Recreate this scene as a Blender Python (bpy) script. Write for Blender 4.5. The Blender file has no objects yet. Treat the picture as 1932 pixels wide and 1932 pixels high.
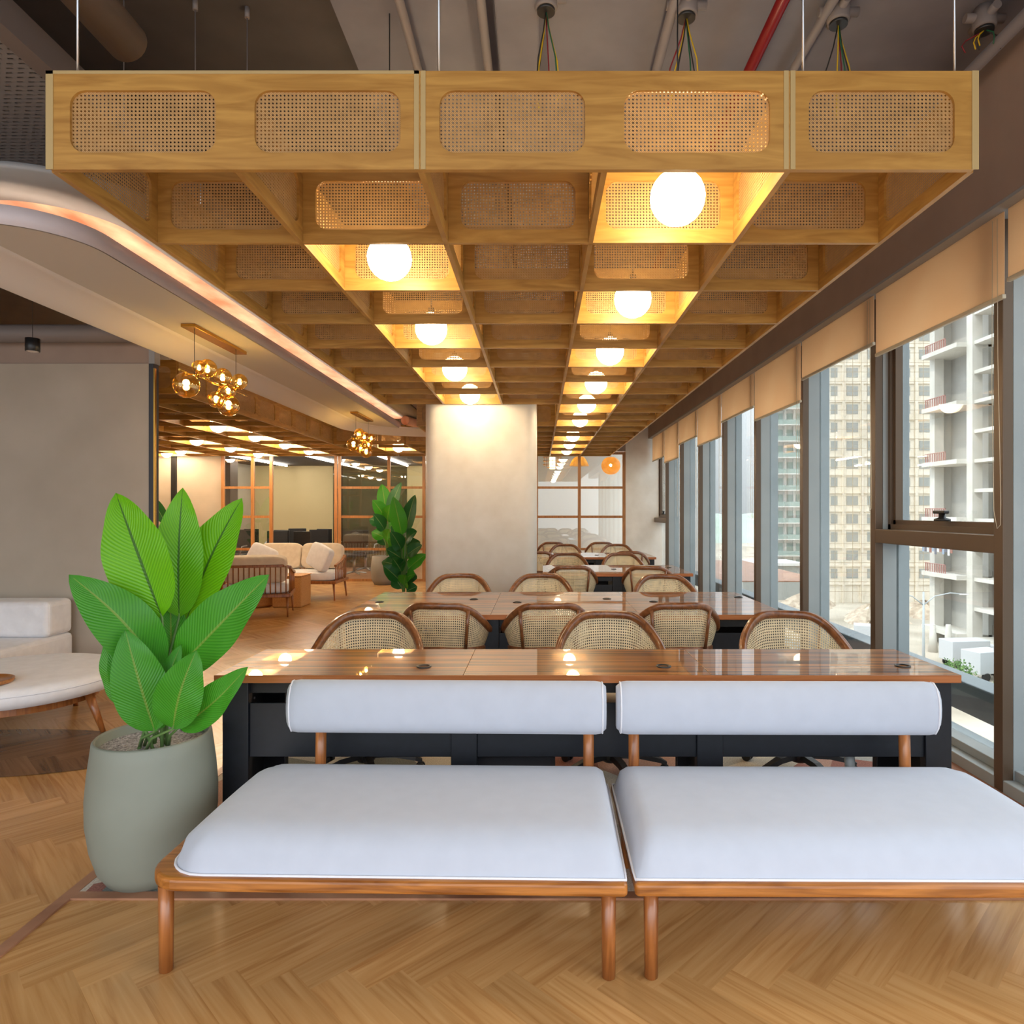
import bpy, bmesh, math, random
from mathutils import Vector, Matrix
random.seed(7)
PI = math.pi
SC = bpy.context.scene
COL = SC.collection
H = 1.439; F = 1278.0; VX = 1017.5; VY = 965.0
# ---------------------------------------------------------------- camera, sky, sun, exposure
cam_d = bpy.data.cameras.new('camera'); cam = bpy.data.objects.new('camera', cam_d); COL.objects.link(cam)
cam.location = (0, 0, H); cam.rotation_euler = (PI/2, 0, 0)
cam_d.sensor_width = 36; cam_d.sensor_fit = 'HORIZONTAL'; cam_d.lens = 36*F/1932
cam_d.shift_x = -51.5/1932; cam_d.shift_y = -1/1932; cam_d.clip_start = .05; cam_d.clip_end = 2000
SC.camera = cam
w = bpy.data.worlds.new('world'); SC.world = w; w.use_nodes = True
wn = w.node_tree.nodes; wl = w.node_tree.links
bg = wn['Background']; bg.inputs['Strength'].default_value = 2.5
tc = wn.new('ShaderNodeTexCoord'); sx = wn.new('ShaderNodeSeparateXYZ'); rmp = wn.new('ShaderNodeValToRGB')
wl.new(tc.outputs['Generated'], sx.inputs[0]); wl.new(sx.outputs['Z'], rmp.inputs[0]); wl.new(rmp.outputs[0], bg.inputs['Color'])
rmp.color_ramp.elements[0].position = 0.0; rmp.color_ramp.elements[0].color = (.27, .285, .30, 1)
rmp.color_ramp.elements[1].position = .8; rmp.color_ramp.elements[1].color = (1.15, 1.22, 1.32, 1); q_ = rmp.color_ramp.elements.new(.3); q_.color = (.60, .64, .68, 1)
sun_d = bpy.data.lights.new('sun', 'SUN'); sun = bpy.data.objects.new('sun', sun_d); COL.objects.link(sun)
sun_d.energy = 1.0; sun_d.angle = .02; sun_d.color = (1, .93, .8)
sun.rotation_euler = Vector((.78, .38, -.95)).to_track_quat('-Z', 'Y').to_euler(); sun.location = (-5, -5, 30)
SC.view_settings.view_transform = 'Standard'; SC.view_settings.look = 'None'
SC.view_settings.exposure = 1.28; SC.view_settings.gamma = 1; SC.view_settings.use_curve_mapping = False

# ---------------------------------------------------------------- helpers
def P(x, y, D): return Vector(((x-VX)*D/F, D, H+(VY-y)*D/F))
def lin(r, g, b):
    def c(v):
        v /= 255.0
        return v/12.92 if v <= .04045 else ((v+.055)/1.055)**2.4
    return (c(r), c(g), c(b), 1)
def finish(o, label=None, cat=None, group=None, kind=None):
    if label: o['label'] = label
    if cat: o['category'] = cat
    if group: o['group'] = group
    if kind: o['kind'] = kind
    return o
def empty(name, loc=(0, 0, 0), rz=0, parent=None):
    o = bpy.data.objects.new(name, None); COL.objects.link(o); o.location = loc; o.rotation_euler = (0, 0, rz)
    o.empty_display_size = .1
    if parent: o.parent = parent
    return o
def thing(name, label, cat, loc=(0, 0, 0), rz=0, group=None, kind=None):
    return finish(empty(name, loc, rz), label, cat, group, kind)
def inst(name, me, parent=None, loc=(0, 0, 0), rz=0):
    o = bpy.data.objects.new(name, me); COL.objects.link(o); o.location = loc; o.rotation_euler = (0, 0, rz)
    if parent: o.parent = parent
    return o
def dup(root, loc=None, rz=None, label=None, group=None):
    def rec(o, par):
        c = o.copy(); COL.objects.link(c)
        if par: c.parent = par
        for ch in list(o.children): rec(ch, c)
        return c
    r = rec(root, None)
    if loc is not None: r.location = loc
    if rz is not None: r.rotation_euler = (0, 0, rz)
    if label: r['label'] = label
    if group: r['group'] = group
    return r
class MB:
    def __init__(s): s.b = bmesh.new(); s.uv = s.b.loops.layers.uv.new('UVMap')
    def box(s, x0, x1, y0, y1, z0, z1, rot=None, piv=None):
        v = [s.b.verts.new((x, y, z)) for x in (x0, x1) for y in (y0, y1) for z in (z0, z1)]
        for f in ((0,1,3,2),(4,6,7,5),(0,4,5,1),(2,3,7,6),(0,2,6,4),(1,5,7,3)): s.b.faces.new([v[i] for i in f])
        if rot is not None: bmesh.ops.rotate(s.b, verts=v, cent=piv or (0,0,0), matrix=rot)
        return s
    def cyl(s, a, b, r, r2=None, n=12, caps=True):
        return s.tube([Vector(a), Vector(b)], [r, r if r2 is None else r2], n=n, caps=caps)
    def tube(s, pts, rad, n=10, caps=True, closed=False, prof=None, up=None):
        pts = [Vector(p) for p in pts]; m = len(pts)
        if not isinstance(rad, (list, tuple)): rad = [rad]*m
        rings = []; last = None
        for i, p in enumerate(pts):
            if closed: t = pts[(i+1) % m]-pts[i-1]
            else: t = pts[min(i+1, m-1)]-pts[max(i-1, 0)]
            if t.length < 1e-9: t = Vector((0, 0, 1))
            t.normalize()
            if up is not None: a = Vector(up)
            elif last is not None: a = last
            else: a = Vector((0, 0, 1)) if abs(t.z) < .9 else Vector((1, 0, 0))
            u = a - t*a.dot(t)
            if u.length < 1e-6: u = Vector((1, 0, 0)) - t*t.x
            u.normalize(); last = u; v = t.cross(u)
            ring = []
            if prof:
                for (q, r_) in prof: ring.append(s.b.verts.new(p + v*q*rad[i] + u*r_*rad[i]))
            else:
                for k in range(n):
                    an = 2*PI*k/n; ring.append(s.b.verts.new(p + v*math.cos(an)*rad[i] + u*math.sin(an)*rad[i]))
            rings.append(ring)
        k = len(rings[0])
        for i in range(m if closed else m-1):
            A = rings[i]; B = rings[(i+1) % m]
            for j in range(k):
                f = s.b.faces.new((A[j], A[(j+1) % k], B[(j+1) % k], B[j])); f.smooth = (prof is None or len(prof) > 6)
        if caps and not closed:
            s.b.faces.new(rings[0][::-1]); s.b.faces.new(rings[-1])
        return s
    def lathe(s, prof, c=(0, 0, 0), n=32, sx=1, sy=1, capb=True, capt=True):
        rings = []
        for (r, z) in prof:
            rings.append([s.b.verts.new((c[0]+r*sx*math.cos(2*PI*k/n), c[1]+r*sy*math.sin(2*PI*k/n), c[2]+z)) for k in range(n)])
        for A, B in zip(rings, rings[1:]):
            for j in range(n):
                f = s.b.faces.new((A[j], A[(j+1) % n], B[(j+1) % n], B[j])); f.smooth = True
        if capb: s.b.faces.new(rings[0][::-1])
        if capt: s.b.faces.new(rings[-1])
        return s
    def ball(s, c, r, n=20, sz=1):
        m = n//2
        pr = [(max(r*math.sin(PI*i/m), 1e-4), -r*sz*math.cos(PI*i/m)) for i in range(m+1)]
        return s.lathe(pr, c, n)
    def surf(s, fn, nu, nv, uvs=(1, 1), smooth=True, closeu=False):
        g = [[s.b.verts.new(fn(i/nu, j/nv)) for j in range(nv+1)] for i in range(nu+1)]
        for i in range(nu):
            for j in range(nv):
                f = s.b.faces.new((g[i][j], g[i+1][j], g[i+1][j+1], g[i][j+1])); f.smooth = smooth
                for l, (a, b) in zip(f.loops, ((i, j), (i+1, j), (i+1, j+1), (i, j+1))): l[s.uv].uv = (a/nu*uvs[0], b/nv*uvs[1])
        return g
    def prism(s, pts, z0, z1):
        a = [s.b.verts.new((p[0], p[1], z0)) for p in pts]; b = [s.b.verts.new((p[0], p[1], z1)) for p in pts]
        s.b.faces.new(a[::-1]); s.b.faces.new(b); n = len(pts)
        for i in range(n): s.b.faces.new((a[i], a[(i+1) % n], b[(i+1) % n], b[i]))
        return s
    def mesh(s, name, mat=None, bevel=0, seg=2, recalc=True):
        if recalc: bmesh.ops.recalc_face_normals(s.b, faces=s.b.faces)
        if bevel:
            ed = [e for e in s.b.edges if len(e.link_faces) == 2 and e.calc_face_angle(0) > .7]
            bmesh.ops.bevel(s.b, geom=ed, offset=bevel, segments=seg, affect='EDGES', profile=.5)
        me = bpy.data.meshes.new(name); s.b.to_mesh(me); s.b.free()
        if mat: me.materials.append(mat)
        return me
    def build(s, name, mat=None, parent=None, loc=(0, 0, 0), rz=0, bevel=0, seg=2, recalc=True):
        return inst(name, s.mesh(name, mat, bevel, seg, recalc), parent, loc, rz)
def struct(o): o['kind'] = 'structure'; return o
def rrect(w_, h_, r, n=6):
    out = []
    for cx_, cy_, a0 in ((w_/2-r, h_/2-r, 0), (-w_/2+r, h_/2-r, PI/2), (-w_/2+r, -h_/2+r, PI), (w_/2-r, -h_/2+r, 1.5*PI)):
        for k in range(n+1):
            a = a0+PI/2*k/n; out.append((cx_+r*math.cos(a), cy_+r*math.sin(a)))
    return out

# ---------------------------------------------------------------- materials
def newmat(name):
    m = bpy.data.materials.new(name); m.use_nodes = True; nt = m.node_tree
    return m, nt.nodes, nt.links, nt.nodes['Principled BSDF']
def setp(b, **k):
    for a, v in k.items(): b.inputs[a.replace('_', ' ')].default_value = v
def plain(name, col, rough=.5, metal=0, coat=0, spec=.5):
    m, n, l, b = newmat(name); setp(b, Base_Color=col, Roughness=rough, Metallic=metal, Coat_Weight=coat, Specular_IOR_Level=spec); return m
def mottled(name, c1, c2, scale=4, rough=.7, detail=6, bump=0, metal=0, sc3=None, coat=0, spec=.5):
    m, n, l, b = newmat(name); setp(b, Roughness=rough, Metallic=metal, Coat_Weight=coat, Specular_IOR_Level=spec)
    t = n.new('ShaderNodeTexCoord'); mp = n.new('ShaderNodeMapping'); mp.inputs['Scale'].default_value = sc3 or (1, 1, 1)
    x = n.new('ShaderNodeTexNoise'); x.inputs['Scale'].default_value = scale; x.inputs['Detail'].default_value = detail
    r = n.new('ShaderNodeValToRGB'); r.color_ramp.elements[0].position = .3; r.color_ramp.elements[1].position = .7
    r.color_ramp.elements[0].color = c1; r.color_ramp.elements[1].color = c2
    l.new(t.outputs['Object'], mp.inputs[0]); l.new(mp.outputs[0], x.inputs['Vector']); l.new(x.outputs[0], r.inputs[0]); l.new(r.outputs[0], b.inputs['Base Color'])
    if bump:
        bp = n.new('ShaderNodeBump'); bp.inputs['Strength'].default_value = bump; bp.inputs['Distance'].default_value = .01
        l.new(x.outputs[0], bp.inputs['Height']); l.new(bp.outputs[0], b.inputs['Normal'])
    return m
def wood(name, c1, c2, sc3=(1, 12, 12), scale=2.2, rough=.4, coat=0, dist=1.5, uv=False, lo=.3, hi=.7, coatr=.05):
    m, n, l, b = newmat(name); setp(b, Roughness=rough, Coat_Weight=coat, Coat_Roughness=coatr, Coat_IOR=1.5)
    t = n.new('ShaderNodeTexCoord'); mp = n.new('ShaderNodeMapping'); mp.inputs['Scale'].default_value = sc3
    oi = n.new('ShaderNodeObjectInfo'); va = n.new('ShaderNodeVectorMath'); va.operation = 'ADD'
    sc_ = n.new('ShaderNodeVectorMath'); sc_.operation = 'SCALE'; sc_.inputs[0].default_value = (13, 7, 5); l.new(oi.outputs['Random'], sc_.inputs['Scale'])
    l.new(t.outputs['UV' if uv else 'Object'], va.inputs[0]); l.new(sc_.outputs[0], va.inputs[1]); l.new(va.outputs[0], mp.inputs[0])
    x = n.new('ShaderNodeTexNoise'); x.inputs['Scale'].default_value = scale; x.inputs['Detail'].default_value = 8; x.inputs['Distortion'].default_value = dist
    r = n.new('ShaderNodeValToRGB'); r.color_ramp.elements[0].position = lo; r.color_ramp.elements[1].position = hi
    r.color_ramp.elements[0].color = c1; r.color_ramp.elements[1].color = c2
    l.new(mp.outputs[0], x.inputs['Vector']); l.new(x.outputs[0], r.inputs[0]); l.new(r.outputs[0], b.inputs['Base Color'])
    return m
def emit(name, col, s):
    m, n, l, b = newmat(name); setp(b, Base_Color=(.8, .8, .8, 1), Emission_Color=col, Emission_Strength=s); return m
def glassm(name, tint=(1, 1, 1, 1), ior=1.5, extra=0.0, gcol=(1, 1, 1, 1)):
    m, n, l, b = newmat(name); out = n['Material Output']; n.remove(b)
    tr = n.new('ShaderNodeBsdfTransparent'); tr.inputs[0].default_value = tint
    gl = n.new('ShaderNodeBsdfGlossy'); gl.inputs['Roughness'].default_value = 0.0; gl.inputs[0].default_value = gcol
    fr = n.new('ShaderNodeLayerWeight'); fr.inputs[0].default_value = .5; f0 = ((ior-1)/(ior+1))**2
    pw = n.new('ShaderNodeMath'); pw.operation = 'POWER'; pw.inputs[1].default_value = 5; l.new(fr.outputs['Facing'], pw.inputs[0])
    ad = n.new('ShaderNodeMath'); ad.operation = 'MULTIPLY_ADD'; ad.inputs[1].default_value = 1-f0; ad.inputs[2].default_value = f0+extra; ad.use_clamp = True; l.new(pw.outputs[0], ad.inputs[0])
    mx = n.new('ShaderNodeMixShader'); l.new(ad.outputs[0], mx.inputs[0]); l.new(tr.outputs[0], mx.inputs[1]); l.new(gl.outputs[0], mx.inputs[2]); l.new(mx.outputs[0], out.inputs[0])
    return m
def cane(name, c1, c2, pitch=.0129, r=.235, trans=.12):
    m, n, l, b = newmat(name); out = n['Material Output']; setp(b, Roughness=.5)
    t = n.new('ShaderNodeTexCoord'); sc_ = n.new('ShaderNodeVectorMath'); sc_.operation = 'SCALE'; sc_.inputs['Scale'].default_value = 1/pitch
    fr = n.new('ShaderNodeVectorMath'); fr.operation = 'FRACTION'; sb = n.new('ShaderNodeVectorMath'); sb.operation = 'SUBTRACT'; sb.inputs[1].default_value = (.5, .5, 0)
    ln = n.new('ShaderNodeVectorMath'); ln.operation = 'LENGTH'; lt = n.new('ShaderNodeMath'); lt.operation = 'LESS_THAN'; lt.inputs[1].default_value = r
    l.new(t.outputs['UV'], sc_.inputs[0]); l.new(sc_.outputs[0], fr.inputs[0]); l.new(fr.outputs[0], sb.inputs[0]); l.new(sb.outputs[0], ln.inputs[0]); l.new(ln.outputs['Value'], lt.inputs[0])
    # strand shade: finer cross hatch
    ck = n.new('ShaderNodeTexChecker'); ck.inputs['Scale'].default_value = 1; sc2 = n.new('ShaderNodeVectorMath'); sc2.operation = 'SCALE'; sc2.inputs['Scale'].default_value = 4/pitch
    l.new(t.outputs['UV'], sc2.inputs[0]); l.new(sc2.outputs[0], ck.inputs[0]); ck.inputs[1].default_value = c1; ck.inputs[2].default_value = c2
    nz = n.new('ShaderNodeTexNoise'); nz.inputs['Scale'].default_value = 18; l.new(t.outputs['UV'], nz.inputs[0])
    hv = n.new('ShaderNodeHueSaturation'); mr = n.new('ShaderNodeMapRange'); mr.inputs[3].default_value = .72; mr.inputs[4].default_value = 1.25
    l.new(nz.outputs[0], mr.inputs[0]); l.new(mr.outputs[0], hv.inputs['Value']); l.new(ck.outputs[0], hv.inputs['Color']); l.new(hv.outputs[0], b.inputs['Base Color'])
    ts = n.new('ShaderNodeBsdfTranslucent'); l.new(hv.outputs[0], ts.inputs[0]); m1 = n.new('ShaderNodeMixShader'); m1.inputs[0].default_value = trans
    l.new(b.outputs[0], m1.inputs[1]); l.new(ts.outputs[0], m1.inputs[2])
    tp = n.new('ShaderNodeBsdfTransparent'); m2 = n.new('ShaderNodeMixShader'); l.new(lt.outputs[0], m2.inputs[0]); l.new(m1.outputs[0], m2.inputs[1]); l.new(tp.outputs[0], m2.inputs[2])
    l.new(m2.outputs[0], out.inputs[0]); return m
def cloth(name, c1, c2, trans=0, rough=.9, scale=14):
    m, n, l, b = newmat(name); setp(b, Roughness=rough, Sheen_Weight=.25, Specular_IOR_Level=.2)
    t = n.new('ShaderNodeTexCoord'); x = n.new('ShaderNodeTexNoise'); x.inputs['Scale'].default_value = scale; x.inputs['Detail'].default_value = 5
    r = n.new('ShaderNodeValToRGB'); r.color_ramp.elements[0].position = .3; r.color_ramp.elements[1].position = .7; r.color_ramp.elements[0].color = c1; r.color_ramp.elements[1].color = c2
    l.new(t.outputs['Object'], x.inputs['Vector']); l.new(x.outputs[0], r.inputs[0]); l.new(r.outputs[0], b.inputs['Base Color'])
    x2 = n.new('ShaderNodeTexNoise'); x2.inputs['Scale'].default_value = 900; bp = n.new('ShaderNodeBump'); bp.inputs['Strength'].default_value = .12; bp.inputs['Distance'].default_value = .002
    l.new(t.outputs['Object'], x2.inputs['Vector']); l.new(x2.outputs[0], bp.inputs['Height']); l.new(bp.outputs[0], b.inputs['Normal'])
    if trans:
        out = n['Material Output']; ts = n.new('ShaderNodeBsdfTranslucent'); l.new(r.outputs[0], ts.inputs[0]); mx = n.new('ShaderNodeMixShader'); mx.inputs[0].default_value = trans
        l.new(b.outputs[0], mx.inputs[1]); l.new(ts.outputs[0], mx.inputs[2]); l.new(mx.outputs[0], out.inputs[0])
    return m
def planks(name, c1, c2, c3, rough=.27):
    # uv.x across (metres), uv.y along (metres, offset per plank); attribute 'rnd' per plank
    m, n, l, b = newmat(name); setp(b, Roughness=rough, Specular_IOR_Level=.5)
    t = n.new('ShaderNodeTexCoord'); at = n.new('ShaderNodeAttribute'); at.attribute_name = 'rnd'
    mp = n.new('ShaderNodeMapping'); mp.inputs['Scale'].default_value = (34, 1.6, 1); l.new(t.outputs['UV'], mp.inputs[0])
    x = n.new('ShaderNodeTexNoise'); x.inputs['Scale'].default_value = 1; x.inputs['Detail'].default_value = 8; x.inputs['Distortion'].default_value = 1.1; l.new(mp.outputs[0], x.inputs['Vector'])
    r = n.new('ShaderNodeValToRGB'); e = r.color_ramp.elements; e[0].position = .28; e[0].color = c1; e[1].position = .72; e[1].color = c3; q = e.new(.48); q.color = c2
    l.new(x.outputs[0], r.inputs[0])
    hv = n.new('ShaderNodeHueSaturation'); mr = n.new('ShaderNodeMapRange'); mr.inputs[3].default_value = .86; mr.inputs[4].default_value = 1.12
    l.new(at.outputs['Fac'], mr.inputs[0]); l.new(mr.outputs[0], hv.inputs['Value']); l.new(r.outputs[0], hv.inputs['Color'])
    l.new(hv.outputs[0], b.inputs['Base Color'])
    return m
M = {}
M['ply'] = wood('golden_plywood', lin(160, 114, 50), lin(196, 150, 76), (1, 1, 9), 2.5, .42)
M['plyedge'] = plain('pale_ply_edge', lin(186, 162, 112), .5)
M['cane'] = cane('canopy_cane', lin(204, 164, 108), lin(168, 128, 78))
M['chaircane'] = cane('chair_cane', lin(246, 232, 198), lin(226, 204, 160), .0155, .27, .3)
M['teak'] = wood('teak_oiled', lin(120, 66, 20), lin(190, 122, 56), (1.2, 14, 14), 2, .3, .25)
M['teakv'] = wood('teak_turned', lin(120, 66, 28), lin(178, 110, 56), (14, 14, 1.2), 2, .32, .2)
M['walnut'] = wood('bent_walnut', lin(92, 50, 22), lin(142, 86, 44), (6, 6, 6), 3, .32, .3)
M['desk'] = wood('zebra_laminate', lin(88, 46, 8), lin(186, 116, 38), (.6, 17, 1), 2.0, .3, 1, .35, lo=.40, hi=.62, coatr=.015)
M['deskedge'] = wood('laminate_edge', lin(150, 84, 40), lin(188, 116, 64), (1, 14, 30), 1.2, .35, .2)
M['fabric'] = cloth('pale_grey_fabric', lin(184, 189, 201), lin(188, 193, 205))
M['piping'] = plain('piping', lin(226, 226, 232), .8)
M['cream'] = cloth('cream_linen', lin(214, 196, 172), lin(226, 210, 188))
M['white'] = cloth('white_linen', lin(228, 226, 228), lin(238, 236, 238))
M['blackm'] = plain('black_powder_coat', (.006, .0065, .008, 1), .42)
M['blackp'] = plain('black_plastic', (.014, .014, .015, 1), .38)
M['deskmetal'] = mottled('dark_steel', (.007, .009, .013, 1), (.010, .012, .018, 1), 30, .42)
M['conc'] = mottled('pillar_plaster', lin(222, 214, 201), lin(236, 230, 220), 3.5, .55, 9, .15)
M['greige'] = mottled('greige_plaster', lin(172, 160, 144), lin(186, 174, 158), 1.8, .65, 8, .05)
M['ceil'] = mottled('ceiling_grey_paint', lin(106, 104, 112), lin(117, 115, 122), 5, .75, 8, .25)
M['ceildark'] = mottled('ceiling_dark_paint', lin(66, 60, 58), lin(76, 69, 66), 4, .8, 8, .2)
M['fascia'] = mottled('brown_fascia', lin(154, 134, 122), lin(164, 144, 130), 3, .7)
M['pipe'] = plain('grey_pipe', lin(122, 114, 112), .6)
M['red'] = plain('red_pipe_paint', lin(112, 8, 14), .35)
M['steel'] = plain('steel', (.55, .57, .6, 1), .3, 1)
M['brass'] = plain('brass', lin(196, 150, 70), .25, 1)
M['alu'] = mottled('blue_grey_aluminium', lin(148, 156, 158), lin(160, 167, 168), 2, .42, spec=.5)
M['bronze'] = plain('bronze_frame', lin(98, 80, 64), .4, .35)
M['glass'] = glassm('window_glass', (.70, .72, .715, 1), 1.45)
M['pglass'] = glassm('partition_glass', (.92, .94, .93, 1), 1.6, .03)
M['dglass'] = glassm('tinted_glass', (.45, .48, .46, 1), 1.6, .06)
M['blind'] = cloth('peach_blind', lin(240, 208, 172), lin(243, 214, 180), .7, .8, 3)
M['blindbar'] = plain('blind_bar', lin(196, 184, 160), .5)
M['globe'] = emit('opal_globe', (1, .80, .5, 1), 17.0)
M['globe2'] = emit('opal_globe_lounge', (1, .8, .54, 1), 45.0)
M['floor'] = planks('oak_herringbone', lin(170, 120, 68), lin(190, 142, 86), lin(202, 156, 100))
M['floord'] = planks('dark_herringbone', lin(98, 72, 54), lin(116, 88, 66), lin(130, 100, 76))
M['trim'] = wood('rosewood_trim', lin(140, 96, 70), lin(176, 128, 98), (1, 1, 1), 3, .4)
M['white_paint'] = plain('white_paint', lin(226, 222, 220), .6)
M['greypaint'] = plain('grey_paint', lin(206, 203, 198), .7)
M['lilac'] = plain('lilac_white_paint', lin(214, 206, 212), .6)
M['bulk'] = plain('grey_bulkhead', lin(150, 152, 154), .6)
M['pot'] = mottled('sage_fibreclay', lin(128, 132, 120), lin(136, 140, 128), 3, .6)
M['pglaze'] = mottled('grey_pot', lin(120, 116, 108), lin(136, 130, 122), 3, .6)
M['pfrm'] = wood('partition_oak', lin(150, 98, 52), lin(186, 130, 78), (12, 12, 1), 2, .4)
M['rattan'] = mottled('rattan', lin(176, 118, 60), lin(216, 160, 94), 60, .6, 2, .4, sc3=(1, 1, 5))
# extra materials
def gravel():
    m, n, l, b = newmat('pebble_topping'); t = n.new('ShaderNodeTexCoord'); v = n.new('ShaderNodeTexVoronoi'); v.inputs['Scale'].default_value = 130
    r = n.new('ShaderNodeValToRGB'); r.color_ramp.elements[0].color = (.08, .07, .08, 1); r.color_ramp.elements[1].color = (.75, .73, .76, 1)
    l.new(t.outputs['Object'], v.inputs['Vector']); l.new(v.outputs['Color'], r.inputs[0]); l.new(r.outputs[0], b.inputs['Base Color'])
    bp = n.new('ShaderNodeBump'); bp.inputs['Distance'].default_value = .006; l.new(v.outputs['Distance'], bp.inputs['Height']); bp.invert = True; l.new(bp.outputs[0], b.inputs['Normal']); return m
M['gravel'] = gravel()
def carpet():
    m, n, l, b = newmat('patchwork_carpet'); setp(b, Roughness=.95, Specular_IOR_Level=.1)
    t = n.new('ShaderNodeTexCoord'); v = n.new('ShaderNodeTexVoronoi'); v.inputs['Scale'].default_value = 2.2
    r = n.new('ShaderNodeValToRGB'); r.color_ramp.interpolation = 'CONSTANT'; e = r.color_ramp.elements
    e[0].color = lin(150, 104, 92); e[0].position = 0; e[1].color = lin(168, 164, 156); e[1].position = .3
    for p_, c_ in ((.5, lin(178, 140, 122)), (.68, lin(196, 186, 170)), (.84, lin(120, 122, 116))): q = e.new(p_); q.color = c_
    l.new(t.outputs['Object'], v.inputs['Vector']); sp = n.new('ShaderNodeSeparateColor'); l.new(v.outputs['Color'], sp.inputs[0]); l.new(sp.outputs[0], r.inputs[0])
    x = n.new('ShaderNodeTexNoise'); x.inputs['Scale'].default_value = 160; l.new(t.outputs['Object'], x.inputs[0]); mx = n.new('ShaderNodeMixRGB'); mx.blend_type = 'OVERLAY'; mx.inputs[0].default_value = .7
    l.new(r.outputs[0], mx.inputs[1]); l.new(x.outputs[0], mx.inputs[2]); l.new(mx.outputs[0], b.inputs['Base Color']); return m
M['carpet'] = carpet()
def leafm(name, c1, c2, mid, trans=.3):
    m, n, l, b = newmat(name); out = n['Material Output']; setp(b, Roughness=.38)
    t = n.new('ShaderNodeTexCoord'); s = n.new('ShaderNodeSeparateXYZ'); l.new(t.outputs['UV'], s.inputs[0])
    def mt(op, a, b_=None):
        q = n.new('ShaderNodeMath'); q.operation = op
        for i, v in enumerate((a, b_)):
            if v is None: continue
            if isinstance(v, (int, float)): q.inputs[i].default_value = v
            else: l.new(v, q.inputs[i])
        return q.outputs[0]
    au = mt('ABSOLUTE', mt('SUBTRACT', s.outputs[0], .5))
    ph = mt('MULTIPLY', mt('SUBTRACT', s.outputs[1], mt('MULTIPLY', au, .5)), 190)
    sn = mt('SINE', ph); r = n.new('ShaderNodeValToRGB'); r.color_ramp.elements[0].color = c1; r.color_ramp.elements[1].color = c2
    r.color_ramp.elements[0].position = -.0; r.color_ramp.elements[1].position = 1
    l.new(mt('ADD', mt('MULTIPLY', sn, .35), .5), r.inputs[0])
    mx = n.new('ShaderNodeMixRGB'); l.new(mt('LESS_THAN', au, .022), mx.inputs[0]); l.new(r.outputs[0], mx.inputs[1]); mx.inputs[2].default_value = mid
    bp = n.new('ShaderNodeBump'); bp.inputs['Strength'].default_value = .35; bp.inputs['Distance'].default_value = .002; l.new(sn, bp.inputs['Height']); l.new(bp.outputs[0], b.inputs['Normal'])
    l.new(mx.outputs[0], b.inputs['Base Color']); ts = n.new('ShaderNodeBsdfTranslucent'); l.new(mx.outputs[0], ts.inputs[0]); ms = n.new('ShaderNodeMixShader'); ms.inputs[0].default_value = trans
    l.new(b.outputs[0], ms.inputs[1]); l.new(ts.outputs[0], ms.inputs[2]); l.new(ms.outputs[0], out.inputs[0]); return m
M['leaf'] = leafm('leaf_lime', lin(92, 172, 6), lin(120, 196, 18), lin(60, 112, 24))
M['leafd'] = leafm('leaf_green', lin(52, 138, 24), lin(78, 162, 42), lin(120, 160, 60))
M['leafb'] = leafm('leaf_dark', lin(24, 84, 34), lin(44, 112, 48), lin(120, 150, 90), .15)
M['stem'] = plain('stem', lin(96, 130, 70), .5)
def perf():
    m, n, l, b = newmat('perforated_sheet'); setp(b, Base_Color=lin(140, 138, 140), Roughness=.5); out = n['Material Output']
    t = n.new('ShaderNodeTexCoord'); br = n.new('ShaderNodeTexBrick'); br.inputs['Scale'].default_value = 1; br.inputs['Brick Width'].default_value = .05; br.inputs['Row Height'].default_value = .03
    br.inputs['Mortar Size'].default_value = .011; br.inputs['Mortar Smooth'].default_value = 0; br.offset = .5
    l.new(t.outputs['Object'], br.inputs['Vector']); tp = n.new('ShaderNodeBsdfTransparent'); ms = n.new('ShaderNodeMixShader')
    iv = n.new('ShaderNodeMath'); iv.operation = 'SUBTRACT'; iv.inputs[0].default_value = 1; l.new(br.outputs['Fac'], iv.inputs[1]); l.new(iv.outputs[0], ms.inputs[0])
    l.new(b.outputs[0], ms.inputs[1]); l.new(tp.outputs[0], ms.inputs[2]); l.new(ms.outputs[0], out.inputs[0]); return m
M['perf'] = perf()
M['copper'] = mottled('copper_marbled_finish', lin(206, 132, 100), lin(248, 212, 186), 3.5, .45, 8, .3, sc3=(2, .8, 1))
M['amber'] = glassm('amber_glass', (1, .80, .38, 1), 1.7, .16, (1, .82, .5, 1))
M['bulb'] = emit('warm_bulb', (1, .74, .34, 1), 36)
M['led'] = emit('led_strip', (1, .76, .56, 1), 9)
M['tubelight'] = emit('linear_light', (1, .93, .8, 1), 22)

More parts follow.
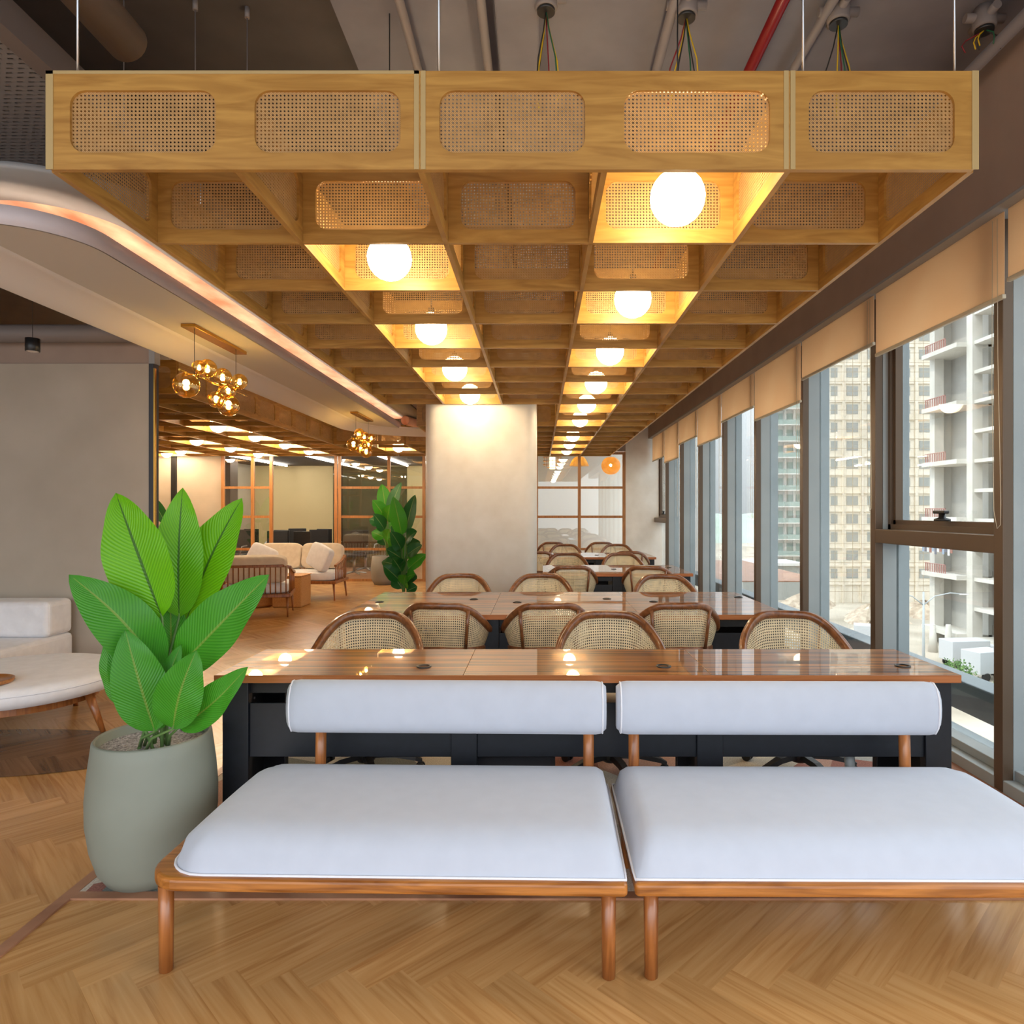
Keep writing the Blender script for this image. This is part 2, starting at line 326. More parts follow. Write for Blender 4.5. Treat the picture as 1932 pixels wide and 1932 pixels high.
# ================================================================ STRUCTURE
def herringbone(name, mat, x0, x1, y0, y1, phase, z=0.0, w_=.122, n_=5, clipfn=None, ang=-PI/4):
    L = w_*n_; bm = bmesh.new(); uv = bm.loops.layers.uv.new('UVMap'); rn = bm.faces.layers.float.new('rnd')
    R = Matrix.Rotation(ang, 4, 'Z'); rnd = random.Random(3)
    span = max(abs(x0), abs(x1), abs(y0), abs(y1))*1.5+2; K = int(span/w_)
    b = .0016
    for k in range(-K, K):
        for mI in range(-int(span/L)-1, int(span/L)+2):
            ox = 2*L*mI
            for typ in (0, 1):
                if typ == 0: q = [(k*w_+ox, k*w_), (k*w_+L+ox, k*w_), (k*w_+L+ox, k*w_+w_), (k*w_+ox, k*w_+w_)]
                else: q = [(k*w_-w_+ox, k*w_), (k*w_+ox, k*w_), (k*w_+ox, k*w_+L), (k*w_-w_+ox, k*w_+L)]
                pw = [R @ Vector((a, c, 0)) + Vector((0, phase, 0)) for a, c in q]
                cx_ = sum(p.x for p in pw)/4; cy_ = sum(p.y for p in pw)/4
                if cx_ < x0-.4 or cx_ > x1+.4 or cy_ < y0-.4 or cy_ > y1+.4: continue
                if clipfn and not clipfn(cx_, cy_): continue
                vs = [bm.verts.new((p.x, p.y, z)) for p in pw]; f = bm.faces.new(vs); f[rn] = rnd.random()
                ou, ov = rnd.random()*20, rnd.random()*20
                cs = [(0, 0), (L, 0), (L, w_), (0, w_)] if typ == 0 else [(0, 0), (w_, 0), (w_, L), (0, L)]
                for lp, (a, c) in zip(f.loops, cs):
                    lp[uv].uv = (c+ou, a+ov) if typ == 0 else (a+ou, c+ov)
    # bevel seams: inset every plank, the rim keeps a darker value through its own material slot
    org_ = set(bm.faces)
    bmesh.ops.inset_individual(bm, faces=bm.faces[:], thickness=b, depth=0, use_even_offset=True)
    for f in bm.faces: f.material_index = 0 if f in org_ else 1
    for co, no in (((x0, 0, 0), (-1, 0, 0)), ((x1, 0, 0), (1, 0, 0)), ((0, y0, 0), (0, -1, 0)), ((0, y1, 0), (0, 1, 0))):
        bmesh.ops.bisect_plane(bm, geom=bm.verts[:]+bm.edges[:]+bm.faces[:], plane_co=co, plane_no=no, clear_outer=True)
    me = bpy.data.meshes.new(name); bm.to_mesh(me); bm.free(); me.materials.append(mat); me.materials.append(M['seam'])
    return inst(name, me)
M['seam'] = plain('plank_seam', lin(96, 64, 38), .6)
fl = struct(herringbone('floor', M['floor'], -8, 2.62, -3, 14.0, 2.04))
struct(MB().box(-8, 6, 14.0, 20, -.02, 0.0).build('floor', M['trim']))
struct(MB().box(-8, 2.7, -3, 14.0, -.3, -.01).build('floor', M['greige']))
cp = struct(MB().box(-1.74, 2.0, 2.545, 13.9, .0005, .006).build('floor', M['carpet']))
struct(MB().box(2.0, 2.36, 2.545, 13.9, .0005, .008).build('floor', plain('terracotta_border', lin(150, 108, 88), .9)))
struct(MB().box(-1.78, -1.735, .6, 13.9, .0005, .008).build('trim_1', M['trim']))
struct(MB().box(-1.735, 2.36, 2.505, 2.55, .0005, .0085).build('trim_2', M['trim']))
# dark oval inlay
dk = herringbone('floor', M['floord'], -4.4, -2.25, 3.5, 4.6, 3.9, .003)
bm = bmesh.new(); bm.from_mesh(dk.data)
for k in range(36):
    a = 2*PI*k/36; nx, ny = math.cos(a), math.sin(a)
    px, py = -3.3+1.0*nx, 4.05+.42*ny; no = Vector((nx/1.0, ny/.42, 0)).normalized()
    bmesh.ops.bisect_plane(bm, geom=bm.verts[:]+bm.edges[:]+bm.faces[:], plane_co=(px, py, 0), plane_no=no, clear_outer=True)
bm.to_mesh(dk.data); bm.free(); struct(dk)
# ceiling slab, with a lighter band to the right
CZ = 3.82
struct(MB().box(-8, -.95, -3, 20, CZ, CZ+.2).build('ceiling', M['ceildark']))
struct(MB().box(-.95, 2.7, -3, 20, CZ-.06, CZ+.2).build('ceiling', M['ceil']))
struct(MB().box(-.2, .0, -3, 14, CZ-.14, CZ-.06).build('ceiling', M['ceil'], bevel=.01))
# right fascia over the blinds
struct(MB().box(2.235, 2.62, -3, 14.0, 2.947, CZ-.06).build('wall_right', M['fascia']))
struct(MB().box(2.237, 2.60, -3, 14.0, 2.93, 2.947).build('trim_3', M['bulk']))
# walls
struct(MB().box(-8, -3.33, 5.78, 5.85, 0, 2.70).build('wall_left', M['greige']))
struct(MB().box(-3.33, -3.29, 5.775, 5.855, 0, 2.70).build('trim_4', plain('dark_corner_trim', lin(52, 54, 60), .5)))
struct(MB().box(-3.29, -3.278, 5.775, 5.80, 0, 2.66).build('trim_5', M['brass']))
struct(MB().box(-8, -3.33, 5.80, 5.88, 2.70, 3.0).build('wall_left', M['fascia']))
struct(MB().box(-3.33, -3.28, 5.775, 5.86, 2.70, 3.0).build('trim_6', M['bulk']))
struct(MB().box(-8.2, -8, -3, 20, 0, CZ+.2).build('wall_left', M['greige']))
struct(MB().box(-8, -6.54, 13.95, 14.1, 0, CZ).build('wall_back', M['greige']))
struct(MB().box(-7.56, -7.46, 13.9, 13.95, 0, 2.6).build('trim_7', M['blackm']))
struct(MB().box(1.77, 2.62, 13.9, 14.1, 0, CZ-.06).build('wall_back', M['conc']))
struct(MB().box(-6.54, 1.77, 13.9, 14.1, 2.68, CZ-.06).build('wall_back', M['fascia']))
# pillar with rounded corners
pts = [(x-.625, y+8.0) for x, y in rrect(1.19, 1.7, .14, 8)]
pil = MB().prism(pts, 0, 3.76)
for f in pil.b.faces:
    if abs(f.normal.z) < .5: f.smooth = True
struct(pil.build('wall_pillar', M['conc']))

# windows -----------------------------------------------------------------
MU = [2.17+1.31*k for k in range(-1, 10)]
XI = 2.36; XO = 2.60
wn_ = 0
for k, (d0, d1) in enumerate(zip(MU, MU[1:])):
    wn_ += 1; r = struct(empty('window_%d' % wn_, (0, 0, 0)))
    MB().box(XI, XI+.055, d0-.03, d0+.04, .0, 3.0).build('mullion_cap', M['bronze'], r, bevel=.004)
    MB().box(XI+.055, XO, d0-.03, d0+.03, .0, 3.0).build('mullion', M['alu'], r)
    MB().box(XO-.09, XO-.075, d0+.03, d1-.03, .1, 2.93).build('pane', M['glass'], r)
    MB().box(XI+.0, XO, d0+.03, d1-.03, .0, .07).box(XI+.06, XO, d0+.03, d1-.03, .07, .12).build('sill', M['alu'], r, bevel=.004)
    if k in (2, 9):
        MB().box(XI, XO-.05, d0+.03, d1-.03, 1.22, 1.315).build('transom', M['bronze'], r, bevel=.004)
        a, b, c, d = d0+.03, d1-.03, 1.315, 2.92
        q = MB(); 
        for s_ in (0, 1):
            e0 = .0 + s_*.03
            q.box(XO-.15+s_*.02, XO-.10+s_*.02, a+e0, a+e0+.035, c, d).box(XO-.15+s_*.02, XO-.10+s_*.02, b-e0-.035, b-e0, c, d).box(XO-.15+s_*.02, XO-.10+s_*.02, a, b, c+e0, c+e0+.035)
        q.build('sash_frame', M['bronze'], r)
        hb = MB().lathe([(.045, 0), (.045, .012), (.02, .022), (.018, .045)], (XO-.17, (a+b)/2-.05, c+.066), 16).build('handle', M['blackp'], r)
        MB().box(XO-.19, XO-.155, (a+b)/2-.10, (a+b)/2+.02, c+.11, c+.13).build('lever', M['blackp'], hb, bevel=.006)
struct(MB().box(XI, XI+.055, MU[-1]-.03, MU[-1]+.04, 0, 3).box(XI+.055, XO, MU[-1]-.03, MU[-1]+.03, 0, 3).build('trim_8', M['alu']))
# outer rail past the glass and floor edge outside
struct(MB().box(2.75, 2.93, -3, 16, .135, .335).build('trim_9', mottled('outer_ledge_grey', lin(112, 120, 124), lin(132, 140, 142), 2, .5), bevel=.01))
# blinds
BZ = [2.56, 2.59, 2.52, 2.61, 2.425, 2.58, 2.405, 2.556, 2.346, 2.47, 2.415]
ordn = ['cut off by the right edge of the photo', 'widest in view, above the window with the handle', 'second full blind from the camera', 'third full blind from the camera', 'fourth full blind from the camera', 'fifth full blind from the camera', 'sixth full blind from the camera', 'fourth from the far end of the window wall', 'third from the far end of the window wall', 'last one at the far end of the window wall']
for k in range(1, 10):
    d0, d1 = MU[k]-.115, MU[k+1]-.145
    r = thing('roller_blind', 'peach roller blind half lowered, ' + ordn[k-1], 'blind', (2.31, (d0+d1)/2, 2.93), 0, 'roller blinds along the window wall')
    wd = (d1-d0)/2; L = 2.93-BZ[k]
    MB().box(-.002, .002, -wd, wd, -L, 0).build('fabric', M['blind'], r)
    MB().box(-.01, .01, -wd, wd, -L-.022, -L).build('bottom_bar', M['blindbar'], r, bevel=.003)
    cz = -1.35+.1*math.sin(k*2.1); y0 = -wd+.07
    path = [(-.012, y0, -.02), (-.012, y0+.004, cz*.6), (-.012, y0-.01, cz-.05), (-.012, y0-.035, cz-.14), (-.012, y0-.06, cz-.12), (-.012, y0-.062, cz), (-.012, y0-.04, cz*.5), (-.012, y0-.035, -.02)]
    MB().tube(path, .0015, n=5).build('chain', M['blindbar'], r)

# glazed oak partition at the far end ---------------------------------------
pd = 13.93
def partition(name, xs, rails, label, gap=None, z1=2.66, thick=.03, pglass=True, y=pd):
    r = struct(empty(name)); 
    for x in xs: MB().box(x-thick, x+thick, y-.03, y+.03, .0, z1).build('post', M['pfrm'], r)
    for z in rails:
        for a, b in zip(xs, xs[1:]):
            if gap and gap[0] <= a < gap[1]: continue
            MB().box(a+thick, b-thick, y-.02, y+.02, z-.025, z+.025).build('rail', M['pfrm'], r)
    MB().box(xs[0], xs[-1], y-.035, y+.035, z1-.05, z1).build('head', M['pfrm'], r)
    for a, b in zip(xs, xs[1:]):
        if gap and gap[0] <= a < gap[1]: continue
        MB().box(a+thick, b-thick, y-.004, y+.004, .03, z1-.05).build('pane', M['pglass'], r)
    return r
rl = [.03, .665, 1.33, 1.93]
xp = lambda x: (x-VX)*pd/F
partition('window_20', [xp(421), xp(477), xp(512)], rl, '')
partition('window_21', [xp(634), xp(734), xp(800), xp(868)], rl, '')
struct(MB().box(xp(512), xp(634), pd-.03, pd+.03, 2.6, 2.68).build('trim_10', M['pfrm']))
struct(MB().box(xp(642)-.03, xp(642)+.03, pd-.06, pd-.03, 0, 2.6).build('trim_11', M['pfrm']))
partition('window_22', [xp(930), xp(1012), xp(1093), xp(1180)-.03], rl, '')
# room behind the partition on the left
struct(MB().box(-8, -.8, 19.0, 19.2, 0, 3.7).build('wall_back', plain('cream_wall', lin(226, 206, 156), .7)))
struct(MB().box(-.8, -.7, 14.1, 19.2, 0, 3.7).build('wall_partition', M['conc']))
struct(MB().box(-.7, 4, 15.6, 15.8, 0, 3.7).build('wall_back', plain('pale_wall', lin(236, 236, 230), .7)))
struct(MB().box(-5.6, -5.45, 18.6, 18.8, 0, 3.6).build('trim_12', M['blackm']))
struct(MB().box(-7.7, -7.3, 16, 16.4, 0, 3.7).build('trim_13', plain('brown_post', lin(70, 54, 44), .6)))
struct(MB().box(-5.3, -3.4, 17.4, 17.43, 0, 2.6).build('window_23', M['dglass']))
for k, (x, y0, y1) in enumerate(((-6.9, 14.6, 18.5), (-5.2, 14.6, 18.5), (-3.6, 14.6, 18.5), (-2.2, 14.6, 18.5))):
    o = MB().box(x-.018, x+.018, y0, y1, 2.67, 2.70).build('linear_light', M['tubelight']); 
    finish(o, ('thin white linear ceiling light behind the glass, ' + ['leftmost of four', 'second of four from the left', 'third of four from the left', 'rightmost of four']), 'light', 'linear lights in the meeting room') if False else finish(o, 'thin white linear ceiling light behind the oak-framed glass, ' + ['leftmost of the four', 'second of the four from the left', 'third of the four from the left', 'rightmost of the four'][k], 'light', 'linear lights in the meeting room')
struct(MB().box(-7.99, -.8, 14.15, 19, 2.72, 2.76).build('ceiling', M['ceildark']))
# ================================================================ LATTICE CANOPY
BW = .6094; X0 = -1.6126; BH = .325; BT = .02; ZB = 2.567
def board_mesh(name, W, hw=.481, hh=.205, t=BT, cs=(0,)):
    bm = bmesh.new(); bm.loops.layers.uv.new('UVMap')
    o = [(-W/2, -BH/2), (W/2, -BH/2), (W/2, BH/2), (-W/2, BH/2)]
    es = []
    for loop in [o]+[[(a+c_, b-.004) for a, b in rrect(hw, hh, .05)] for c_ in cs]:
        vs = [bm.verts.new((x, -t/2, z)) for x, z in loop]
        es += [bm.edges.new((vs[k], vs[(k+1) % len(vs)])) for k in range(len(vs))]
    r = bmesh.ops.triangle_fill(bm, use_beauty=True, use_dissolve=False, edges=es)
    fs = [f for f in bm.faces]
    e = bmesh.ops.extrude_face_region(bm, geom=fs); bmesh.ops.translate(bm, verts=[v for v in e['geom'] if isinstance(v, bmesh.types.BMVert)], vec=(0, t, 0))
    bmesh.ops.recalc_face_normals(bm, faces=bm.faces)
    me = bpy.data.meshes.new(name); bm.to_mesh(me); bm.free(); me.materials.append(M['ply']); return me
def cane_mesh(name, hw=.487, hh=.211):
    bm = bmesh.new(); uv = bm.loops.layers.uv.new('UVMap')
    vs = [bm.verts.new((x, 0, z-.004)) for x, z in rrect(hw, hh, .053)]; f = bm.faces.new(vs)
    for l in f.loops: l[uv].uv = (l.vert.co.x+.5, l.vert.co.z+.5)
    me = bpy.data.meshes.new(name); bm.to_mesh(me); bm.free(); me.materials.append(M['cane']); return me
me_front2 = board_mesh('front_board', 2*BW, cs=(-BW/2, BW/2)); me_front = board_mesh('front_board', BW); me_cross = board_mesh('cross_board', BW-BT-.001); me_long = board_mesh('long_board', .609); me_cane = cane_mesh('cane_insert')
def add_board(root, name, me, x, y, rz, o):
    b = inst(name, me, root, (x-o[0], y-o[1], ZB+BH/2-o[2]), rz); inst('cane_insert', me_cane, b); return b
def canopy(label, cols, beams, rows_by_col, org, front=True, y0=2.234):
    r = thing('lattice_canopy', label, 'ceiling canopy', org, 0, 'golden cane lattice canopies')
    for c in cols:
        ns = rows_by_col[c]
        for n in ns:
            fr = (n == ns[0] and front)
            if fr and len(cols) == 2:
                if c == cols[0]:
                    b = inst('front_board', me_front2, r, (X0+BW*(c+1)-org[0], y0+BT/2-org[1], ZB+BH/2-org[2]))
                    for s in (-BW/2, BW/2): inst('cane_insert', me_cane, b, (s, 0, 0))
                continue
            add_board(r, 'cross_board', me_front if fr else me_cross, X0+BW*(c+.5), y0+.61*n+BT/2, 0, org)
    for bi, ns in beams.items():
        for n in ns: add_board(r, 'long_board', me_long, X0+BW*bi, y0+.61*(n+.5)+BT/2+(.01 if n == 0 else 0), PI/2, org)
    return r
A = canopy('near left section of the golden plywood and cane canopy, above the pot plant side', (0, 1), {0: range(0, 8), 1: range(0, 8), 2: range(0, 8)}, {0: range(0, 9), 1: range(0, 9)}, (X0+BW, 4.7, ZB))
B = canopy('long middle section of the golden cane canopy, holding the right lit row', (2, 3), {3: range(0, 19), 4: range(0, 19)}, {2: list(range(0, 9))+list(range(11, 20)), 3: range(0, 20)}, (X0+3*BW, 7.5, ZB))
C = canopy('long narrow right section of the golden cane canopy, nearest the windows', (4,), {5: range(0, 19)}, {4: range(0, 20)}, (X0+4.5*BW, 7.5, ZB))
D_ = canopy('far section of the golden cane canopy, behind the pillar', (0, 1), {0: range(11, 19), 1: range(11, 19), 2: range(11, 19)}, {0: range(11, 20), 1: range(11, 20)}, (X0+BW, 11.4, ZB), False)
def strip(root, x0, x1, z0=ZB, z1=ZB+BH):
    o = root.location; MB().box(x0-o.x, x1-o.x, 2.2315-o.y, 2.234-o.y, z0-o.z, z1-o.z).build('edge_strip', M['plyedge'], root)
strip(A, X0-.014, X0+.010); strip(A, X0+2*BW-.019, X0+2*BW-.003); strip(A, X0-.014, X0+2*BW-.003, ZB+BH-.011, ZB+BH)
strip(B, X0+2*BW+.003, X0+2*BW+.019); strip(B, X0+4*BW-.019, X0+4*BW-.003)
strip(C, X0+4*BW+.003, X0+4*BW+.019); strip(C, X0+5*BW-.008, X0+5*BW+.014)
# suspension rods
for root, x in ((A, -1.54), (B, -.335), (B, .88), (C, 1.385)):
    o = root.location
    for y in (2.26, 6.5):
        if root is not A and y > 6: y = 9.0
        MB().cyl((x-o.x, y-o.y, ZB+BH-.01-o.z), (x-o.x, y-o.y, CZ-.04-o.z), .004, n=6).build('suspension_rod', M['steel'], root)
# lounge canopy, L-shaped
XC = -3.47
lc = thing('lattice_canopy', 'golden cane lattice canopy over the lounge, beyond the plaster wall', 'ceiling canopy', (-5, 10, ZB), 0, 'golden cane lattice canopies')
pxs = lambda X, Y: VX+X*F/Y
for n in range(0, 13):
    y = 6.5+.61*n
    for c in range(0, 7):
        x = XC-.61*(c+.5)
        if pxs(x, y) > 170: add_board(lc, 'cross_board', me_cross, x, y, 0, (-5, 10, ZB))
    if n < 12:
        for c in range(0, 8):
            x = XC-.61*c
            if pxs(x, y) > 190: add_board(lc, 'long_board', me_long, x, y+.305, PI/2, (-5, 10, ZB))
for n in range(0, 5):
    y = 11.38+.61*n
    for c in range(0, 3):
        add_board(lc, 'cross_board', me_cross, XC+.61*(c+.5), y, 0, (-5, 10, ZB))
        if n < 4: add_board(lc, 'long_board', me_long, XC+.61*(c+1)-.012, y+.305, PI/2, (-5, 10, ZB))
for x, y in ((-3.6, 6.6), (-3.6, 9.0), (-3.6, 11.4), (-5.4, 11.4)): MB().cyl((x+5, y-10, BH-.01), (x+5, y-10, CZ-ZB+.02), .004, n=6).build('suspension_rod', M['steel'], lc)
# opal globes ----------------------------------------------------------------
gb = thing('globe_pendant', 'x', 'pendant light', (0, 0, 2.62)); MB().ball((0, 0, 0), .1025, 24).build('globe', M['globe'], gb)
MB().lathe([(.02, .098), (.022, .13), (.006, .14)], n=12).cyl((0, 0, .13), (0, 0, CZ-.06-2.62+.02), .003, n=5).build('cord', M['blackp'], gb)
first = True
g2 = [c for c in gb.children if c.name.startswith('globe')][0].data.copy(); g2.materials[0] = M['globe2']
def place_globe(x, y, label, grp):
    global first
    if first: gb.location = (x, y, 2.62); gb['label'] = label; gb['group'] = grp; first = False
    else:
        d = dup(gb, (x, y, 2.62), 0, label, grp)
        if 'lounge' in grp:
            for c in d.children:
                if c.name.startswith('globe'): c.data = g2
ORD = ['nearest the camera', 'second from the camera', 'third from the camera', 'fourth from the camera', 'fifth from the camera', 'sixth from the camera', 'seventh from the camera', 'eighth from the camera', 'farthest away']
cx3 = X0+3.5*BW; cx1 = X0+1.5*BW
for k, n in enumerate((0, 2, 4, 6, 8, 10, 13, 15, 17)): place_globe(cx3, 2.234+.61*(n+.5)+.01, 'white globe light in the right lit row of the canopy, '+ORD[k], 'globe lights in the canopy')
for k, n in enumerate((1, 3, 5, 7)): place_globe(cx1, 2.234+.61*(n+.5)+.01, 'white globe light in the left lit row of the canopy, '+(ORD[:3]+['farthest away, by the pillar'])[k], 'globe lights in the canopy')
lg = [(1, n) for n in (4, 6, 8, 10)]+[(3, n) for n in (7, 9, 11)]+[(5, 10), (6, 11)]
lo = ['first of the right row from the camera', 'second of the right row from the camera', 'third of the right row from the camera', 'last of the right row, near the glass', 'first of the middle row from the camera', 'second of the middle row from the camera', 'last of the middle row, near the wall', 'just beside the end of the plaster wall', 'lowest and farthest left']
for (c, n), l_ in zip(lg, lo): place_globe(XC-.61*(c+.5), 6.5+.61*(n+.5), 'glowing globe light in the lounge canopy, '+l_, 'globe lights in the lounge canopy')
place_globe(XC+.61*1.5, 11.38+.61*1.5, 'glowing globe light behind the farther amber chandelier', 'globe lights in the lounge canopy')

# ================================================================ WHITE OVAL CEILING WITH COVE
def rcorner(X, Y, r, x_end, y_far, n=14):   # from the left along the front, round the corner, then away
    pts = [(x_end, Y)]
    for k in range(n+1):
        a = -PI/2+PI/2*k/n; pts.append((X-r+r*math.cos(a), Y+r+r*math.sin(a)))
    pts.append((X, y_far)); return pts
cl = thing('oval_ceiling_panel', 'white floating ceiling panel with rounded ends between the lattice canopies', 'ceiling panel', (-2.5, 6, 2.75))
o = Vector((-2.5, 6, 2.75))
edge = rcorner(-2.2, 3.07, .38, -3.1, 10.75)
outer = [(-2.66, 9.7-.0)]; 
arc = [(-2.66+.95-.95*math.cos(PI/2*k/12), 9.8+.95*math.sin(PI/2*k/12)) for k in range(13)]
poly = [(-2.66, 3.07)]+[p for p in edge if p[0] > -2.66]+[(-2.2, 10.75)]+[p for p in arc[::-1] if p[0] < -2.21]
clean = []
for p in poly:
    if not clean or (abs(p[0]-clean[-1][0])+abs(p[1]-clean[-1][1])) > .004: clean.append(p)
MB().prism([(a-o.x, b-o.y) for a, b in clean], 0, .004).build('soffit', M['greypaint'], cl)
q = MB(); e2 = [p for p in edge if p[0] > -2.66]; e2 = [(-2.66, 3.07)]+e2
for a, b in zip(e2, e2[1:]):
    f = q.b.faces.new([q.b.verts.new((p[0]-o.x, p[1]-o.y, z)) for p, z in ((a, 0), (b, 0), (b, .09), (a, .09))]); f.smooth = True
bmesh.ops.remove_doubles(q.b, verts=q.b.verts, dist=.001)
lip = q.build('lip', M['lilac'], cl); sm = lip.modifiers.new('thickness', 'SOLIDIFY'); sm.thickness = .012; sm.offset = 0
path = [(-2.66, 3.07), (-2.66, 4), (-2.66, 6), (-2.66, 8)]+arc+[(-1.64, 10.75)]
prof = [(0, 0), (.05, -.004), (.10, -.02), (.15, -.043), (.20, -.068), (.255, -.098), (.262, -.098), (.262, -.07), (.2, .01), (0, .02)]
q = MB(); rings = []
for i, p in enumerate(path):
    a = Vector(path[max(i-1, 0)]); b = Vector(path[min(i+1, len(path)-1)]); t = (b-a).normalized(); nn = Vector((-t.y, t.x))
    rings.append([q.b.verts.new((p[0]+nn.x*u-o.x, p[1]+nn.y*u-o.y, v)) for u, v in prof])
for A_, B_ in zip(rings, rings[1:]):
    for j in range(len(prof)): f = q.b.faces.new((A_[j], A_[(j+1) % len(prof)], B_[(j+1) % len(prof)], B_[j])); f.smooth = j < 5
q.build('curved_rim', M['white_paint'], cl)
# LED strip lying on the panel edge, lights the copper finish above
q = MB(); pp = [Vector((p[0]-o.x-.05, p[1]-o.y+.03, .05)) for p in e2[1:]]
q.tube(pp, .007, n=6).build('led_strip', M['led'], cl)
for x, y in ((-2.5, 3.6), (-2.5, 6.5), (-2.5, 9.5)): MB().cyl((x-o.x, y-o.y, .0), (x-o.x, y-o.y, 2.95-2.75), .006, n=6).build('hanger', M['steel'], cl)
q = MB(); ie = rcorner(-2.152, 3.21, .42, -3.4, 10.9)
q.prism([(-3.4, 3.21)]+ie[1:]+[(-2.95, 10.9), (-2.95, 3.9), (-3.4, 3.9)], 2.925, 2.94)
finish(q.build('copper_cove_ceiling', M['copper']), 'glowing copper marbled cove ceiling above the edge of the white panel', 'ceiling panel')
oe = rcorner(-1.80, 2.90, .6, -3.4, 10.9)
q = MB(); n_ = len(ie)
va = [q.b.verts.new((p[0], p[1], 2.915)) for p in ie]; vb = [q.b.verts.new((p[0], p[1], 2.915)) for p in oe]
vc = [q.b.verts.new((p[0]+.02*0, p[1], 2.945)) for p in oe]; vd = [q.b.verts.new((p[0], p[1], 2.924)) for p in ie]
for k in range(n_-1):
    for X_, Y_ in ((va, vb), (vb, vc), (vd, va), (vc, vd)):
        f = q.b.faces.new((X_[k], X_[k+1], Y_[k+1], Y_[k])); f.smooth = True
struct(q.build('trim_14', M['bulk']))
q = MB()
for y in (4, 6.5, 9): q.cyl((-2.0, y, 2.94), (-2.0, y, CZ+.02), .006, n=6)
struct(q.build('trim_15', M['steel']))
finish(MB().tube([(-2.06, 10.4, 2.84), (-1.95, 10.8, 2.84), (-1.78, 11.1, 2.84)], .07, n=14).build('duct_elbow', M['copper']), 'short curved copper coloured duct end at the far end of the cove', 'duct')

# ================================================================ CEILING SERVICES
def pipe(name, a, b, r, mat, label, cat='pipe', n=12, grp=None):
    return finish(MB().cyl(a, b, r, n=n).build(name, mat), label, cat, grp)
pipe('sprinkler_pipe', (1.03, .5, 3.6), (1.03, 13.5, 3.6), .027, M['red'], 'red sprinkler pipe running back under the dark ceiling')
d = MB().cyl((-1.74, -.5, 3.42), (-1.74, 2.86, 3.42), .085, n=24); bmesh.ops.bevel(d.b, geom=[e for e in d.b.edges if all(v.co.y > 2.8 for v in e.verts) and len(e.link_faces) == 2 and e.calc_face_angle(0) > .7], offset=.02, segments=3, affect='EDGES')
dd = d.build('grey_duct', M['pipe']); finish(dd, 'fat grey duct with a capped end, upper left of the canopy', 'duct')
MB().cyl((-1.74, 1.5, 3.5), (-1.74, 1.5, CZ+.02), .008, n=6).build('hanger', M['steel'], dd)
for k, (x, z, r) in enumerate(((-.62, 3.70, .022), (-.26, 3.70, .022), (.60, 3.70, .024), (1.30, 3.70, .022), (2.12, 3.60, .03))):
    lab = ['thin grey conduit left of the middle of the ceiling', 'grey conduit at the middle ceiling rib', 'grey conduit beside the second bundle of loose wires', 'grey conduit running to the third bundle of loose wires', 'thick grey conduit next to the brown window fascia'][k]
    c = pipe('conduit', (x, .5, z), (x, 7.0 if x < 0 else 13.5, z), r, M['pipe'], lab, 'conduit', grp='ceiling conduits')
    for y in (1.5, 2.7, 4.5): MB().box(x-r-.01, x+r+.01, y-.012, y+.012, z-.01, CZ-.061).build('clamp', M['pipe'], c)
wc = [plain('wire_yellow', lin(206, 170, 30), .4), plain('wire_black', (.02, .02, .02, 1), .4), plain('wire_green', lin(30, 90, 60), .4), plain('wire_red', lin(130, 30, 40), .4)]
for k, (x, lab) in enumerate(((.03, 'leftmost of the four'), (.66, 'second from the left'), (1.36, 'third from the left'), (2.05, 'rightmost of the four, by the window fascia'))):
    y = 3.0+.04*k; jb = thing('junction_box', 'grey junction box with loose wires, '+lab, 'junction box', (x, y, 3.66), 0, 'ceiling junction boxes')
    MB().lathe([(.045, -.0), (.05, .01), (.05, .06), (.04, .1)], n=20).cyl((-.09, 0, .05), (.09, 0, .05), .02, n=12).cyl((0, -.09, .05), (0, .09, .05), .02, n=12).build('box', M['pipe'], jb)
    MB().lathe([(.04, -.012), (.04, .002)], n=20).build('cover', M['blackp'], jb)
    rnd = random.Random(k)
    for i in range(6):
        dx = rnd.uniform(-.09, .09); dy = rnd.uniform(-.04, .04); L = rnd.uniform(.28, .46) if k < 3 else .06
        MB().tube([(0, 0, 0), (dx*.25, dy*.4, -L*.25), (dx*.8, dy, -L*.6), (dx, dy, -L), (dx*.8, dy, -L-.03)], .0032, n=5).build('wire', wc[i % 4], jb)
pf = thing('perforated_tray', 'dark perforated metal ceiling tray at the upper left', 'ceiling tray', (-2.7, 3.4, 3.3))
MB().box(-1.4, .58, -2.3, .9, 0, .004).build('perforated_sheet', M['perf'], pf)
MB().box(.58, .66, -2.3, 3.4, -.01, .12).build('side_rail', M['pipe'], pf)
MB().box(-1.4, .58, .9, .96, -.01, .06).build('end_rail', M['pipe'], pf)
for x, y in ((.6, -1), (.6, .6)): MB().cyl((x, y, .1), (x, y, CZ-3.3+.02), .006, n=6).build('hanger', M['steel'], pf)
for k, (x, y) in enumerate(((-1.84, 3.0), (-1.6, 3.15), (-1.38, 3.2))):
    finish(MB().cyl((x, y, 2.90), (x, y, CZ+.02), .003, n=5).cyl((x, y, CZ-.05), (x, y, CZ), .012, n=8).build('ceiling_hanger', M['pipe']), 'thin grey rod hanging from the dark ceiling, '+['leftmost', 'middle', 'rightmost'][k]+' of three above the canopy', 'hanger', 'thin ceiling hangers')
pipe('cross_duct', (-8, 5.68, 2.93), (-2.95, 5.68, 2.93), .075, M['pipe'], 'grey horizontal pipe above the plaster wall on the left', 'pipe', 18)
cy = thing('cylinder_pendant', 'small black cylinder pendant lamp hanging at the far left', 'pendant light', (-3.74, 5.0, 2.62))
MB().lathe([(.044, 0), (.047, .002), (.047, .095), (.01, .1)], n=24).build('shade', M['blackp'], cy)
